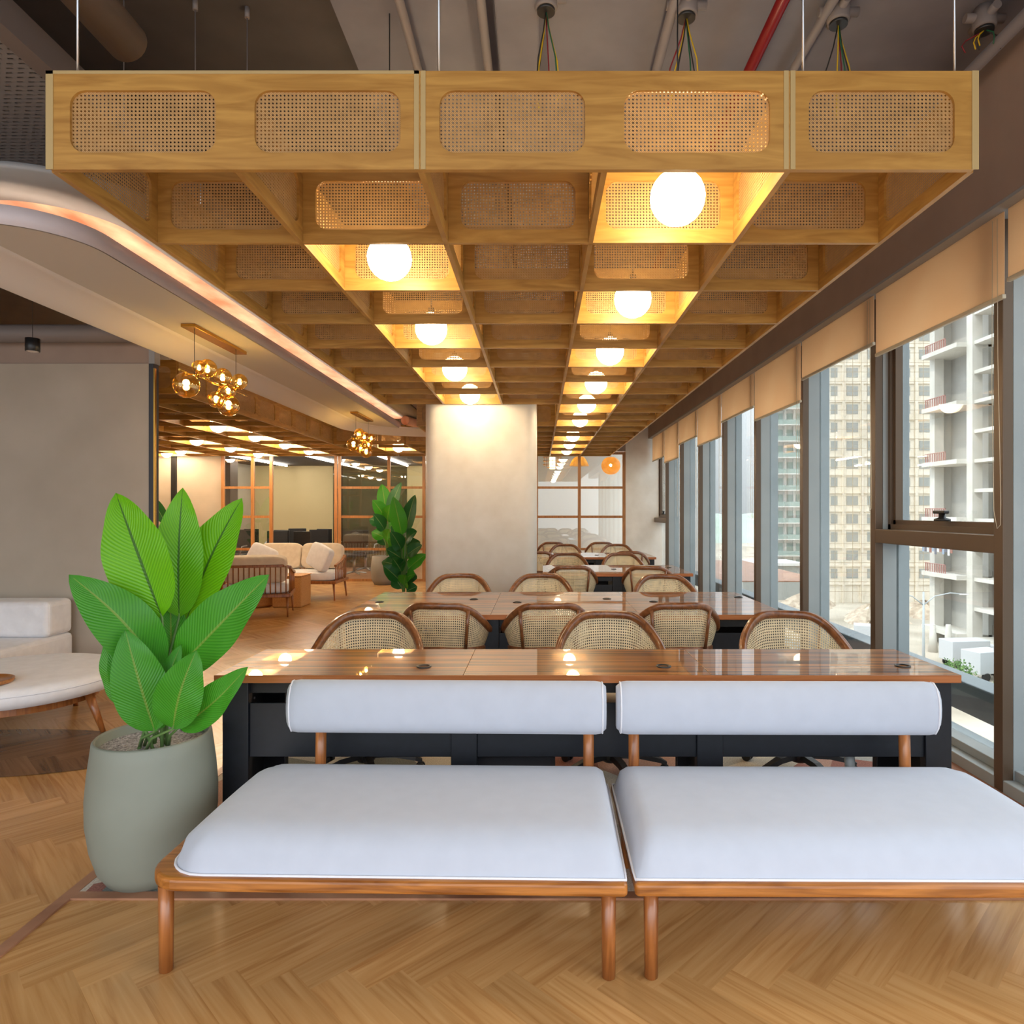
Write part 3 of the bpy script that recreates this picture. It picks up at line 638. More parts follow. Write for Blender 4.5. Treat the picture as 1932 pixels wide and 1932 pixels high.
MB().lathe([(.038, -.001), (.038, .002)], n=20).build('lens', M['white_paint'], cy); MB().cyl((0, 0, .1), (0, 0, CZ-2.60), .002, n=5).build('cord', M['blackp'], cy)

# chandeliers
def chandelier(label, loc):
    r = thing('globe_chandelier', label, 'chandelier', loc, 0, 'amber glass chandeliers')
    MB().box(-.05, .05, -.42, .42, -.025, -.0).build('ceiling_plate', M['brass'], r, bevel=.003)
    MB().cyl((0, -.53, -.345), (0, .53, -.345), .008, n=10).build('bar', M['brass'], r)
    for y in (-.33, .33): MB().cyl((0, y, -.345), (0, y, -.02), .002, n=5).build('cable', M['blackp'], r)
    for (x, y, z, rad) in ((0, -.44, -.09, .088), (.02, -.30, .065, .05), (0, -.14, .09, .068), (.08, .02, -.05, .055), (0, .10, .075, .068), (.06, .26, .07, .062), (-.05, .10, -.10, .064), (0, .20, -.13, .085)):
        g = MB().ball((x, y, -.345+z), rad, 20).build('glass_globe', M['amber'], r)
        sgn = 1 if z > 0 else -1
        MB().cyl((x*.2, y, -.345), (x, y, -.345+z-sgn*rad*.75), .012, n=8).build('socket', M['brass'], g)
        MB().ball((x, y, -.345+z-sgn*rad*.2), rad*.26, 10).build('bulb', M['bulb'], g)
    return r
ch = chandelier('amber glass globe chandelier on a brass bar, the nearer of the two', (-2.45, 5.14, 2.75))
dup(ch, (-2.43, 9.3, 2.75), 0, 'amber glass globe chandelier on a brass bar, the farther and smaller of the two', 'amber glass chandeliers')
# ================================================================ DESKS
def grommet(parent, x, y, z):
    MB().lathe([(.032, -.002), (.034, .004), (.026, .005), (.024, -.004)], (x, y, z), 20).build('cable_grommet', M['blackp'], parent)
def desk_row(label, x0, x1, y0, y1, nseg, grom, single=False):
    r = thing('work_table', label, 'table', ((x0+x1)/2, (y0+y1)/2, 0), 0, 'work tables in a row by the windows')
    ox, oy = (x0+x1)/2, (y0+y1)/2; W = x1-x0; ww = W/nseg
    for k in range(nseg):
        a = x0+ww*k-ox+.0008; b = x0+ww*(k+1)-ox-.0008
        if single: rows = ((y0-oy, y1-oy),)
        else: rows = ((y0-oy, -.001), (.001, y1-oy))
        for (c, d) in rows:
            t = MB().box(a, b, c, d, .717, .75).build('tabletop', M['desk'], r, bevel=.0015)
    MB().box(x0-ox, x1-ox, y0-oy-.002, y0-oy, .7175, .7495).build('edge_band', M['deskedge'], r)
    MB().box(x1-ox, x1-ox+.002, y0-oy, y1-oy, .7175, .7495).build('edge_band', M['deskedge'], r)
    for x, y in grom: grommet(r, x-ox, y-oy, .75)
    dpt = y1-y0
    for k in range(nseg+1):
        x = x0+ww*k-ox
        xa, xb = (x+.02, x+.13) if k == 0 else ((x-.13, x-.02) if k == nseg else (x-.055, x+.055))
        # leg: near post, far post, side plate with bolt holes
        MB().box(xa, xb, y1-oy-.09, y1-oy-.045, .0, .716).build('leg', M['deskmetal'], r, bevel=.003)
        l = MB().box(xa, xb, y0-oy+.03, y0-oy+.075, .0, .716).build('leg', M['deskmetal'], r, bevel=.003)
        xm = xa if k == 0 else (xb-.004 if k == nseg else (xa+xb)/2)
        MB().box(xm, xm+.004, y0-oy+.075, y1-oy-.09, .0, .716).build('side_plate', M['blackm'], l)
        q = MB()
        for dz in (.10, .17, .24, .56, .62): q.cyl((xm-.003, y0-oy+.12+dz*.4, dz), (xm+.007, y0-oy+.12+dz*.4, dz), .006, n=8)
        q.build('bolt', M['steel'], l)
    for k in range(nseg):
        a = x0+ww*k-ox+(.13 if k == 0 else .055); b = x0+ww*(k+1)-ox-(.13 if k == nseg-1 else .055)
        MB().box(a, b, y0-oy+.045, y0-oy+.06, .39, .62).build('modesty_panel', M['deskmetal'], r, bevel=.002)
        MB().box(a, b, y0-oy+.06, y0-oy+.10, .66, .705).build('cable_tray', M['blackm'], r)
        if not single: MB().box(a, b, -.06, .06, .50, .70).build('cable_tray', M['blackm'], r)
    if not single:
        for k in range(nseg):
            xx = x0+ww*(k+.45)-ox; bx = MB().box(xx, xx+.09, -.105, -.062, .52, .62).build('socket_box', M['white_paint'], r, bevel=.004)
            MB().box(xx+.02, xx+.045, -.108, -.105, .55, .58).build('socket', plain('socket_blue', lin(50, 80, 140), .5), bx)
    return r
gz = lambda x, y: ((x-VX)*(F*.689/(y-VY))/F, F*.689/(y-VY))
T1 = desk_row('glossy striped wood work table directly behind the two white benches', -1.368, 1.774, 2.85, 3.39, 3, [gz(800, 1258), gz(1252, 1257.5), gz(1703, 1257)], True)
T2 = desk_row('glossy wood work table second from the camera, in front of the pillar', -1.324, 1.67, 4.517, 5.80, 3, [gz(716, 1136), gz(894, 1131), gz(976, 1136.5), gz(1145, 1130), gz(1233, 1135.5), gz(1393, 1127)])
T3 = desk_row('wood work table third from the camera, beside the pillar', .04, 1.707, 7.52, 8.72, 2, [gz(1158, 1074), gz(1262, 1071)])
T4 = desk_row('wood work table farthest from the camera, near the oak glass partition', .04, 1.76, 10.2, 11.35, 2, [gz(1126, 1047.5)])
# storage box and cables under the first table
pb = thing('pedestal_box', 'black metal pedestal box under the nearest work table', 'cabinet', (-.12, 3.10, 0))
MB().box(-.19, .19, -.13, .22, .0, .45).build('body', M['blackm'], pb, bevel=.005); MB().box(-.17, .17, -.134, -.13, .24, .43).build('drawer', M['deskmetal'], pb); MB().box(-.17, .17, -.134, -.13, .03, .22).build('drawer', M['deskmetal'], pb)
cb = MB().tube([(1.36, 3.0, .0), (1.35, 3.0, .12), (1.38, 3.0, .25), (1.37, 3.0, .41)], .022, n=10).build('cable_sleeve', M['alu']); finish(cb, 'grey flexible cable sleeve under the right end of the nearest table', 'cable')

# ================================================================ CANE BARREL CHAIR (sitter faces +Y, local origin on the floor under the seat)
def rail_pt(t, r=.285, z0=.83):
    a = t*1.95; k = abs(t)
    return Vector((r*math.sin(a)*(1.0+.02*k), -.245*math.cos(a)*(1.0 if k < .5 else 1.0)-.01, z0-.012*k-.18*(lambda s: s*s*(3-2*s))(min(1, max(0, (k-.2)/.68)))))
def low_pt(t):
    a = t*1.95
    return Vector((.25*math.sin(a), -.215*math.cos(a)-.0, .545-.03*abs(t)))
def make_chair(label):
    r = thing('cane_armchair', label, 'chair', (0, 0, 0), 0, 'cane back chairs at the work tables')
    prof = [(-.016, -.021), (.016, -.021), (.021, -.010), (.021, .012), (.014, .021), (-.014, .021), (-.021, .012), (-.021, -.010)]
    n = 40; pts = [rail_pt(-1+2*k/n) for k in range(n+1)]
    MB().tube(pts, [1.0]*len(pts), prof=prof, up=(0, 0, 1)).build('top_rail', M['walnut'], r)
    pts2 = [low_pt(-1+2*k/n) for k in range(n+1)]
    MB().tube(pts2, [.75]*len(pts2), prof=prof, up=(0, 0, 1)).build('lower_rail', M['walnut'], r)
    for t in (-.97, -.34, .34, .97):
        a = rail_pt(t); b = low_pt(t); n_ = Vector((a.x, a.y, 0)).normalized()*.020
        MB().tube([a+n_+Vector((0, 0, -.01)), (a+b)/2+n_, b+n_], [.012, .011, .011], n=8).build('back_post', M['walnut'], r)
    def cf(u, v):
        t = -1+2*u; a = rail_pt(t); b = low_pt(t); a = a-Vector((0, 0, .014)); p = a.lerp(b, v); nb = Vector((p.x, p.y, 0)).normalized(); return p+nb*.003*math.sin(PI*v)
    q = MB(); q.surf(cf, 48, 6, (1.22, .27)); q.build('cane_back', M['chaircane'], r, recalc=False)
    # seat
    MB().lathe([(.14, .43), (.235, .432), (.245, .445), (.245, .47), (.235, .49), (.20, .505), (.10, .513), (.001, .515)], (0, .02, 0), 36).build('seat', M['cream'], r)
    MB().lathe([(.10, .415), (.24, .418), (.24, .432), (.1, .432)], (0, .02, 0), 36).build('seat_shell', M['walnut'], r)
    for t in (-.8, .8, -.34, .34):
        b = low_pt(t); MB().cyl(b+Vector((0, 0, -.01)), (b.x*.9, b.y*.9+.01, .43), .011, n=8).build('seat_post', M['walnut'], r)
    MB().lathe([(.028, .17), (.028, .30), (.018, .30), (.018, .40), (.06, .41), (.09, .418)], (0, .02, 0), 16).build('gas_lift', M['blackp'], r)
    bs = MB().lathe([(.045, .07), (.055, .09), (.055, .12), (.03, .17)], (0, .02, 0), 16)
    for k in range(5):
        a = PI/2+2*PI*k/5+.3; d = Vector((math.cos(a), math.sin(a), 0)); c = Vector((0, .02, 0))
        bs.tube([c+d*.03+Vector((0, 0, .105)), c+d*.16+Vector((0, 0, .10)), c+d*.27+Vector((0, 0, .075)), c+d*.30+Vector((0, 0, .06))], [1, .9, .7, .55], prof=[(-.026, -.014), (.026, -.014), (.020, .016), (-.020, .016)], up=(0, 0, 1))
    bs.build('star_base', M['blackp'], r)
    for k in range(5):
        a = PI/2+2*PI*k/5+.3; d = Vector((math.cos(a), math.sin(a), 0)); c = Vector((0, .02, 0))+d*.295; s = Vector((-d.y, d.x, 0))
        MB().cyl(c+s*.009+Vector((0, 0, .025)), c+s*.026+Vector((0, 0, .025)), .025, n=14).cyl(c-s*.026+Vector((0, 0, .025)), c-s*.009+Vector((0, 0, .025)), .025, n=14).cyl(c+Vector((0, 0, .025)), c+Vector((0, 0, .07)), .010, n=8).build('caster', M['blackp'], r)
    return r
chairs = [ # px centre of back, D of back, rotation (0 = faces away from the camera), label
    (704, 3.98, PI+.10, 'cane armchair facing the camera across the nearest table, left of three'),
    (1146, 3.98, PI-.03, 'cane armchair facing the camera across the nearest table, middle of three'),
    (1481, 3.98, PI-.08, 'cane armchair facing the camera across the nearest table, right one by the windows'),
    (826, 4.33, -.10, 'cane armchair seen from behind at the second table, left of three'),
    (1037, 4.33, .06, 'cane armchair seen from behind at the second table, middle of three'),
    (1287, 4.33, .04, 'cane armchair seen from behind at the second table, right of three'),
    (868, 6.38, PI+.05, 'cane armchair facing the camera behind the second table, in front of the pillar'),
    (1022, 6.38, PI-.04, 'cane armchair facing the camera behind the second table, at the right edge of the pillar'),
    (1249, 6.30, PI, 'cane armchair facing the camera behind the second table, nearest the windows'),
    (1080, 7.30, .05, 'cane armchair seen from behind at the third table, left one'),
    (1222, 7.25, -.25, 'cane armchair seen from behind at the third table, right one, partly hidden'),
    (1069, 9.60, PI, 'cane armchair facing the camera behind the third table, left one'),
    (1171, 9.60, PI+.05, 'cane armchair facing the camera behind the third table, right one'),
    (1014, 9.95, .05, 'cane armchair mostly hidden by the pillar at the farthest table'),
    (1188, 9.98, -.1, 'cane armchair seen from behind at the farthest table, near the windows'),
    (1066, 12.2, PI, 'cane armchair facing the camera behind the farthest table, left one'),
    (1163, 12.2, PI-.05, 'cane armchair facing the camera behind the farthest table, right one'),
    (1043, 13.0, .05, 'cane armchair seen from behind by the oak glass partition, left one'),
    (1135, 13.0, 0, 'cane armchair seen from behind by the oak glass partition, right one')]
ch0 = make_chair('x')
for k, (px, D, rz, lab) in enumerate(chairs):
    X = (px-VX)*D/F; off = .25
    loc = (X-off*math.sin(rz), D+off*math.cos(rz), .006)
    if k == 0: ch0.location = loc; ch0.rotation_euler = (0, 0, rz); ch0['label'] = lab
    else: dup(ch0, loc, rz, lab)

# ================================================================ BENCHES
def bench(label, mir, loc, rz):
    # local: x 0 = inner end, grows outward (mirrored by mir), y = 0 front
    r = thing('upholstered_bench', label, 'bench', loc, rz, 'white upholstered benches')
    L, Dp = 1.5, .76; s = mir
    def outline(inset=0, n=8, rr=.12):
        a0, b0, a1, b1 = inset, inset, L-inset, Dp-inset; pts = []
        for (cx, cy, st, ra) in ((a0+.015, b0+.015, PI, .015), (a1-rr, b0+rr, 1.5*PI, rr), (a1-rr, b1-rr, 0, rr), (a0+.015, b1-.015, PI/2, .015)):
            for k in range(n+1): an = st+PI/2*k/n; pts.append((s*(cx+ra*math.cos(an)), cy+ra*math.sin(an)))
        return pts
    q = MB(); o = outline(); q.prism(o, .270, .313); q.build('seat_frame', M['teak'], r, bevel=.012, seg=3)
    # cushion
    nx, ny = 56, 34; m = .022
    def cf(u, v):
        # map the square to the outline; smooth dome with tight front, soft outer end
        x = .004+(L-m-.034)*u; y = m+(Dp-2*m)*v
        du = min(u*(L-.07), 9); dr = (1-u)*(L-.07); df = v*(Dp-.04); db = (1-v)*(Dp-.04)
        def e(d, w): 
            d = min(max(d/w, 0), 1); return math.sqrt(max(0, 1-(1-d)**2.6))
        z = .311+.125*min(e(du, .07), 1)*e(dr, .17)*e(df, .155)*e(db, .14)*(1-.10*((v-.5)*2)**2)
        # round the outer corners
        cr = .13; cx_, x_ = L-m-.03-cr, x
        for cy_ in (m+cr, Dp-m-cr):
            if x > cx_ and ((y < cy_ and cy_ < .4) or (y > cy_ and cy_ > .4)):
                ddx, ddy = x-cx_, y-cy_; mx = max(abs(ddx), abs(ddy)); d = math.hypot(ddx, ddy)
                if d > 1e-6: k_ = mx/d; x_ = cx_+ddx*k_; y = cy_+ddy*k_
                break
        return (s*x_, y, z)
    q = MB(); q.surf(cf, nx, ny); q.build('seat_cushion', M['fabric'], r)
    # piping along the base and the inner end crown
    pp = [Vector(cf(u, 0))+Vector((0, -.002, .004)) for u in [k/30 for k in range(31)]]+[Vector(cf(1, v))+Vector((s*.002, 0, .004)) for v in [k/16 for k in range(1, 17)]]+[Vector(cf(1-k/30, 1))+Vector((0, .002, .004)) for k in range(1, 31)]+[Vector(cf(0, 1-k/16))+Vector((-s*.001, 0, .004)) for k in range(1, 16)]
    MB().tube(pp, .0045, n=6, closed=True).build('piping', M['piping'], r)
    for x in (.055, L-.062-.0):
        MB().cyl((s*x, .045, 0.004), (s*x, .045, .272), .0205, .023, n=18).cyl((s*x, .045, .0), (s*x, .045, .006), .016, n=12).build('leg', M['teakv'], r)
        MB().cyl((s*x, Dp-.07, 0.004), (s*x, Dp-.07, .272), .0205, .023, n=18).build('leg', M['teakv'], r)
    for x in (.085, 1.17):
        MB().cyl((s*x, Dp-.09, .30), (s*x, Dp-.075, .60), .0215, n=18).build('back_post', M['teakv'], r)
    # backrest bolster: D shaped section swept along x
    sec = [(0, 0), (.02, -.004), (.045, .0), (.066, .03), (.074, .07), (.076, .11), (.070, .155), (.054, .19), (.03, .207), (.008, .205), (0, .2)]
    def bs(u, v):
        i = v*(len(sec)-1); a = int(min(i, len(sec)-2)); f = i-a; sy = sec[a][0]+(sec[a+1][0]-sec[a][0])*f; sz = sec[a][1]+(sec[a+1][1]-sec[a][1])*f
        xx = .015+1.285*u; d = min(u, 1-u)*1.285; k = 1 if d > .05 else math.sqrt(max(0, 1-(1-d/.05)**2))*.16+.84
        if d < .05 and d < 1e-6: k = .80
        zc = .10
        return (s*xx, Dp-.055-sy*k, .548+zc+(sz-zc)*k)
    q = MB(); g = q.surf(bs, 60, 20)
    c0 = [g[0][j] for j in range(21)]; c1 = [g[60][j] for j in range(21)]; q.b.faces.new(c0); q.b.faces.new(c1[::-1])
    q.b.faces.new([g[i][0] for i in range(61)]+[g[i][20] for i in range(60, -1, -1)])
    bk = q.build('backrest', M['fabric'], r)
    for u in (0.012, .988): MB().tube([Vector(bs(u, v/20))*1.0 for v in range(21)], .0035, n=6).build('piping', M['piping'], bk)
    return r
bench('white upholstered bench with teak frame, the left of the two, next to the plant pot', -1, (.268, 2.045, 0), -.022)
bench('white upholstered bench with teak frame, the right of the two, near the windows', 1, (.290, 2.048, 0), -.008)

# ================================================================ POT AND PLANT
pt = thing('planter', 'large sage grey tapered pot holding a bright green leafy plant', 'pot', (-1.537, 2.70, 0))
MB().lathe([(.001, .0), (.13, .0), (.165, .012), (.195, .06), (.218, .14), (.232, .24), (.233, .33), (.226, .42), (.216, .50), (.210, .548), (.203, .556), (.196, .548), (.198, .48), (.001, .48)], n=56, capb=False, capt=False).build('body', M['pot'], pt)
MB().lathe([(.001, .0), (.198, .0)], (0, 0, .515), 40, capb=False, capt=False).lathe([(.198, -.03), (.198, 0)], (0, 0, .515), 40, capb=False, capt=False).build('pebbles', M['gravel'], pt)
def leaf_mesh(q, base, tip, wd, nrm, bend=.04, cup=.12, n=22, twist=0):
    base = Vector(base); tip = Vector(tip); ax = tip-base; L = ax.length; ax.normalize(); nrm = Vector(nrm); nrm = (nrm-ax*nrm.dot(ax)).normalized(); sd = ax.cross(nrm)
    def f(u, v):
        w_ = (v**.6*(1-v)**.85)/.373 if 0 < v < 1 else 0
        c = (u-.5)*2
        p = base+ax*L*v + nrm*(-bend*L*(2*v-1)**2+bend*L) + sd*c*wd/2*w_*math.cos(cup) + nrm*(abs(c)*wd/2*w_*math.sin(cup)*1.6)
        p += sd*twist*L*math.sin(PI*v)
        p += nrm*.004*math.sin(v*17+c*2)*abs(c)
        return p
    q.surf(f, 10, n)
def plant(label, root_loc, leaves, mats, group=None, name='leafy_plant', stemr=.007):
    r = thing(name, label, 'plant', root_loc, 0, group); o = Vector(root_loc)
    for i, (b, t, wd, nrm, st, mt, tw) in enumerate(leaves):
        q = MB(); leaf_mesh(q, Vector(b)-o, Vector(t)-o, wd, nrm, twist=tw, bend=.05); q.build('leaf', mats[mt], r, recalc=False)
        s0 = Vector(st)-o; b0 = Vector(b)-o; mid = (s0*.4+b0*.6); mid.x = s0.x*.6+b0.x*.4
        tipp = b0+(Vector(t)-o-b0)*.25
        MB().tube([s0, mid, b0, tipp], [stemr, stemr*.8, stemr*.6, stemr*.35], n=7).build('stem', M['stem'], r)
    return r
# leaf: base px, tip px, depth base, depth tip, width px, material, side shift
LV = [((306, 1165), (219, 930), 2.62, 2.66, 128, 0, .03), ((338, 1165), (345, 920), 2.74, 2.78, 88, 0, -.01), ((352, 1170), (457, 940), 2.78, 2.86, 112, 0, .0),
      ((304, 1268), (130, 1084), 2.62, 2.50, 96, 1, .05), ((336, 1262), (508, 1084), 2.64, 2.56, 104, 1, .02), ((292, 1380), (236, 1188), 2.54, 2.50, 88, 1, .0),
      ((246, 1340), (209, 1184), 2.62, 2.60, 62, 1, 0), ((258, 1345), (222, 1182), 2.58, 2.56, 58, 1, 0), ((302, 1375), (342, 1216), 2.58, 2.58, 52, 1, -.02),
      ((326, 1375), (371, 1226), 2.50, 2.46, 78, 1, -.03), ((338, 1372), (468, 1258), 2.58, 2.50, 64, 1, .06), ((325, 1270), (322, 1120), 2.74, 2.76, 66, 1, 0.)]
lv = []
for i, (b, t, Db, Dt, wp, m_, tw) in enumerate(LV):
    B0 = P(b[0], b[1], Db); T0 = P(t[0], t[1], Dt); a = i*1.9
    st = Vector((-1.515+.055*math.cos(a), 2.66+.04*math.sin(a), .51))
    lv.append((B0, T0, wp*2.6/F*1.04, (.35, -.9, .25) if i % 2 else (-.15, -.95, .2), st, m_, tw))
plant('bright green broad-leaved plant growing in the sage grey pot', (-1.52, 2.68, .51), lv, [M['leaf'], M['leafd']])
# ================================================================ LEFT SEATING
def cushion(q, x0, x1, y0, y1, z0, z1, r=.05, rot=None, piv=None, puff=.02):
    nx, ny, nz = 10, 8, 4; cx, cy, cz = (x0+x1)/2, (y0+y1)/2, (z0+z1)/2
    def sgn(a, p): return math.copysign(abs(a)**p, a)
    hx, hy, hz = (x1-x0)/2, (y1-y0)/2, (z1-z0)/2; vs = []
    def f(u, v):
        th = 2*PI*u; ph = PI*(v-.5); e1, e2 = .2, .36
        p = Vector((cx+hx*sgn(math.cos(ph), e2)*sgn(math.cos(th), e1), cy+hy*sgn(math.cos(ph), e2)*sgn(math.sin(th), e1), cz+hz*sgn(math.sin(ph), e2)))
        if rot is not None: p = (rot @ (p-Vector(piv)))+Vector(piv)
        return p
    q.surf(f, 40, 18); return q
s1 = thing('sofa', 'white low sofa against the left plaster wall, cut off by the frame', 'sofa', (-4.35, 5.3, 0))
MB().box(-.95, .42, -.39, .41, .08, .125).build('base', M['white'], s1, bevel=.02); MB().box(-.95, .42, -.42, .42, .12, .425).build('seat', M['white'], s1, bevel=.035, seg=3)
MB().box(-.95, .42, .12, .42, .425, .715).build('backrest', M['white'], s1, bevel=.045, seg=4)
for x in (-.85, .34):
    for y in (-.35, .35): MB().cyl((x, y, 0), (x, y, .1), .02, n=10).build('leg', M['teakv'], s1)
ot = thing('ottoman', 'large round white upholstered ottoman on splayed wooden legs', 'ottoman', (-3.42, 4.45, 0))
MB().lathe([(.001, .262), (.52, .262), (.57, .275), (.595, .31), (.60, .335), (.597, .36), (.58, .385), (.54, .397), (.3, .405), (.001, .406)], n=56, capb=False, capt=False).build('seat', M['white'], ot)
MB().tube([(.5985*math.cos(2*PI*k/56), .5985*math.sin(2*PI*k/56), .352) for k in range(56)], .004, n=6, closed=True).build('piping', M['piping'], ot)
for a in (-.05, -1.45, -2.6, 1.6, 2.7):
    c, s_ = math.cos(a), math.sin(a); MB().tube([(.47*c, .47*s_, .27), (.575*c, .575*s_, .0)], [.032, .016], n=10).build('leg', M['teakv'], ot)
MB().tube([(.44*math.cos(2*PI*k/40), .44*math.sin(2*PI*k/40), .235) for k in range(40)], [1]*40, closed=True, prof=[(-.014, -.028), (.014, -.028), (.014, .028), (-.014, .028)], up=(0, 0, 1)).build('apron', M['teakv'], ot)
finish(MB().lathe([(.001, 0), (.15, 0), (.155, .008), (.155, .022), (.148, .024), (.14, .014), (.001, .014)], (-3.345, 4.07, .405), 40, capb=False, capt=False).build('round_tray', M['teak']), 'round wooden tray on the white ottoman at the left edge', 'tray')

# lounge: spindle sofas -------------------------------------------------------
def spindle_seat(label, W, loc, rz, arms, back, cushions):
    # local: front at -y, width along x
    r = thing('spindle_sofa', label, 'sofa', loc, rz, 'spindle sofas in the lounge'); Dp = .74; h = .70
    MB().box(-W/2, W/2, -Dp/2, Dp/2, .27, .32).build('seat_frame', M['teakv'], r, bevel=.01)
    for x in (-W/2+.05, W/2-.05):
        for y in (-Dp/2+.06, Dp/2-.06): MB().cyl((x, y, .28), (x*1.03, y*1.08, 0), .020, .011, n=10).build('leg', M['teakv'], r)
    pts = []
    if 'L' in arms: pts += [(-W/2+.02, -Dp/2+.05, .56), (-W/2+.02, 0, .61), (-W/2+.025, Dp/2-.12, .68)]
    pts += [(-W/2+.10, Dp/2-.03, h), (W/2-.10, Dp/2-.03, h)]
    if 'R' in arms: pts += [(W/2-.025, Dp/2-.12, .68), (W/2-.02, 0, .61), (W/2-.02, -Dp/2+.05, .56)]
    MB().tube(pts, [1]*len(pts), prof=[(-.022, -.018), (.022, -.018), (.022, .018), (-.022, .018)], up=(0, 0, 1)).build('top_rail', M['teakv'], r, bevel=.006)
    n = int(W/.075)
    for k in range(n+1): x = -W/2+.06+(W-.12)*k/n; MB().cyl((x, Dp/2-.04, .31), (x, Dp/2-.035, h), .0085, n=6).build('spindle', M['teakv'], r)
    for s_, c in ((-1, 'L'), (1, 'R')):
        if c in arms:
            for k in range(8): y = -Dp/2+.06+(Dp-.16)*k/7; MB().cyl((s_*(W/2-.02), y, .31), (s_*(W/2-.02), y, .56+.12*k/7), .0085, n=6).build('spindle', M['teakv'], r)
    q = MB(); cushion(q, -W/2+.04, W/2-.04, -Dp/2+.0, Dp/2-.06, .31, .47); q.build('seat_cushion', M['white'], r)
    nb = max(1, round(W/.7)); R = Matrix.Rotation(-.22, 3, 'X')
    for k in range(nb):
        a = -W/2+.05+(W-.1)*k/nb; b = a+(W-.1)/nb-.01; q = MB(); cushion(q, a, b, Dp/2-.24, Dp/2-.08, .46, .90 if W > 1 else .84, rot=R, piv=(0, Dp/2-.12, .46)); q.build('back_cushion', M['cream'], r)
    return r
spindle_seat('wooden spindle two-seat sofa with beige back cushions facing the camera', 1.5, (-4.02, 11.25, 0), 0, 'LR', True, None)
spindle_seat('wooden spindle armchair turned away from the camera, beside the leafy plant', .92, (-3.92, 9.45, 0), PI+.25, 'LR', True, None)
q = MB(); cushion(q, -.22, .22, -.07, .07, -.2, .2, rot=Matrix.Rotation(.35, 3, 'Y'), piv=(0, 0, 0)); c = q.build('throw_cushion', M['white']); c.location = (-3.56, 11.0, .70); c.rotation_euler = (-.2, 0, -.5); finish(c, 'white throw cushion leaning in the right corner of the spindle sofa', 'cushion', 'throw cushions')
c = dup(c, (-4.5, 10.98, .69), .3, 'white throw cushion at the left end of the spindle sofa', 'throw cushions'); c.rotation_euler = (-.25, .1, .35)
q = thing('rattan_side_table', 'square woven rattan side table between the spindle sofas', 'side table', (-3.78, 10.35, 0)); MB().box(-.22, .22, -.22, .22, .0, .46).build('body', M['rattan'], q, bevel=.02); MB().box(-.225, .225, -.225, .225, .46, .475).build('top', M['rattan'], q, bevel=.005)
q = thing('rattan_pouf', 'low round woven rattan drum table beside the spindle armchair', 'side table', (-3.75, 9.98-.05, 0)); q.location = (-4.35, 10.3, 0); MB().lathe([(.001, 0), (.27, 0), (.30, .05), (.30, .30), (.27, .36), (.001, .36)], n=32, capb=False, capt=False).build('body', M['rattan'], q)

# plants at the back -----------------------------------------------------------
def potm(r, prof, mat='pglaze'): MB().lathe(prof, n=32, capb=False, capt=False).build('body', M[mat], r)
def bushy(label, base, h, n, spread, size, mats, seed, stem_z):
    rnd = random.Random(seed); lv = []
    for k in range(n):
        a = k*2.4+rnd.uniform(-.3, .3); size_ = size; z = base[2]+stem_z+(h-stem_z)*(.15+.75*(k+1)/n); sp = spread*(.5+.5*math.sin(PI*(k+1)/(n+1)))*rnd.uniform(.7, 1.1)
        b = Vector((base[0]+sp*.25*math.cos(a), base[1]+sp*.25*math.sin(a), z-size*.35)); up = rnd.uniform(.1, .8)
        t = b+Vector((sp*math.cos(a), sp*math.sin(a), size*(up+ (1.0 if k > n-3 else 0))*.8))
        lv.append((b, t, size*.52, (-.3*math.cos(a), -1.0, .6), (base[0], base[1], base[2]), k % len(mats), 0))
    return plant(label, base, lv, mats, name='leafy_plant', stemr=.008)
q = thing('planter', 'grey rounded pot with a tall green plant in front of the far glass partition', 'pot', (-3.08, 13.35, 0)); potm(q, [(.001, 0), (.16, 0), (.22, .1), (.24, .3), (.21, .56), (.19, .57), (.18, .5), (.001, .5)])
bushy('tall green broad-leaved plant in the grey pot by the far glass partition', (-3.0, 13.35, .5), 1.25, 15, .36, .55, [M['leafd'], M['leafb']], 4, .2)
q = thing('planter', 'low dark grey pot hidden behind the second work table left of the pillar', 'pot', (-1.78, 9.0, 0)); potm(q, [(.001, 0), (.14, 0), (.19, .08), (.2, .2), (.18, .32), (.16, .32), (.15, .27), (.001, .27)])
bushy('dark green leafy plant just left of the white pillar', (-1.80, 9.0, .27), 1.15, 22, .30, .42, [M['leafb'], M['leafb'], M['leafd']], 9, .05)
q = thing('planter', 'grey pot behind the end of the left plaster wall', 'pot', (-6.55, 12.0, 0)); potm(q, [(.001, 0), (.16, 0), (.2, .1), (.2, .4), (.17, .42), (.16, .38), (.001, .38)])
bushy('dark leafy plant glimpsed past the end of the left plaster wall', (-6.55, 12.0, .38), 1.15, 14, .35, .4, [M['leafb'], M['leafd']], 2, .1)

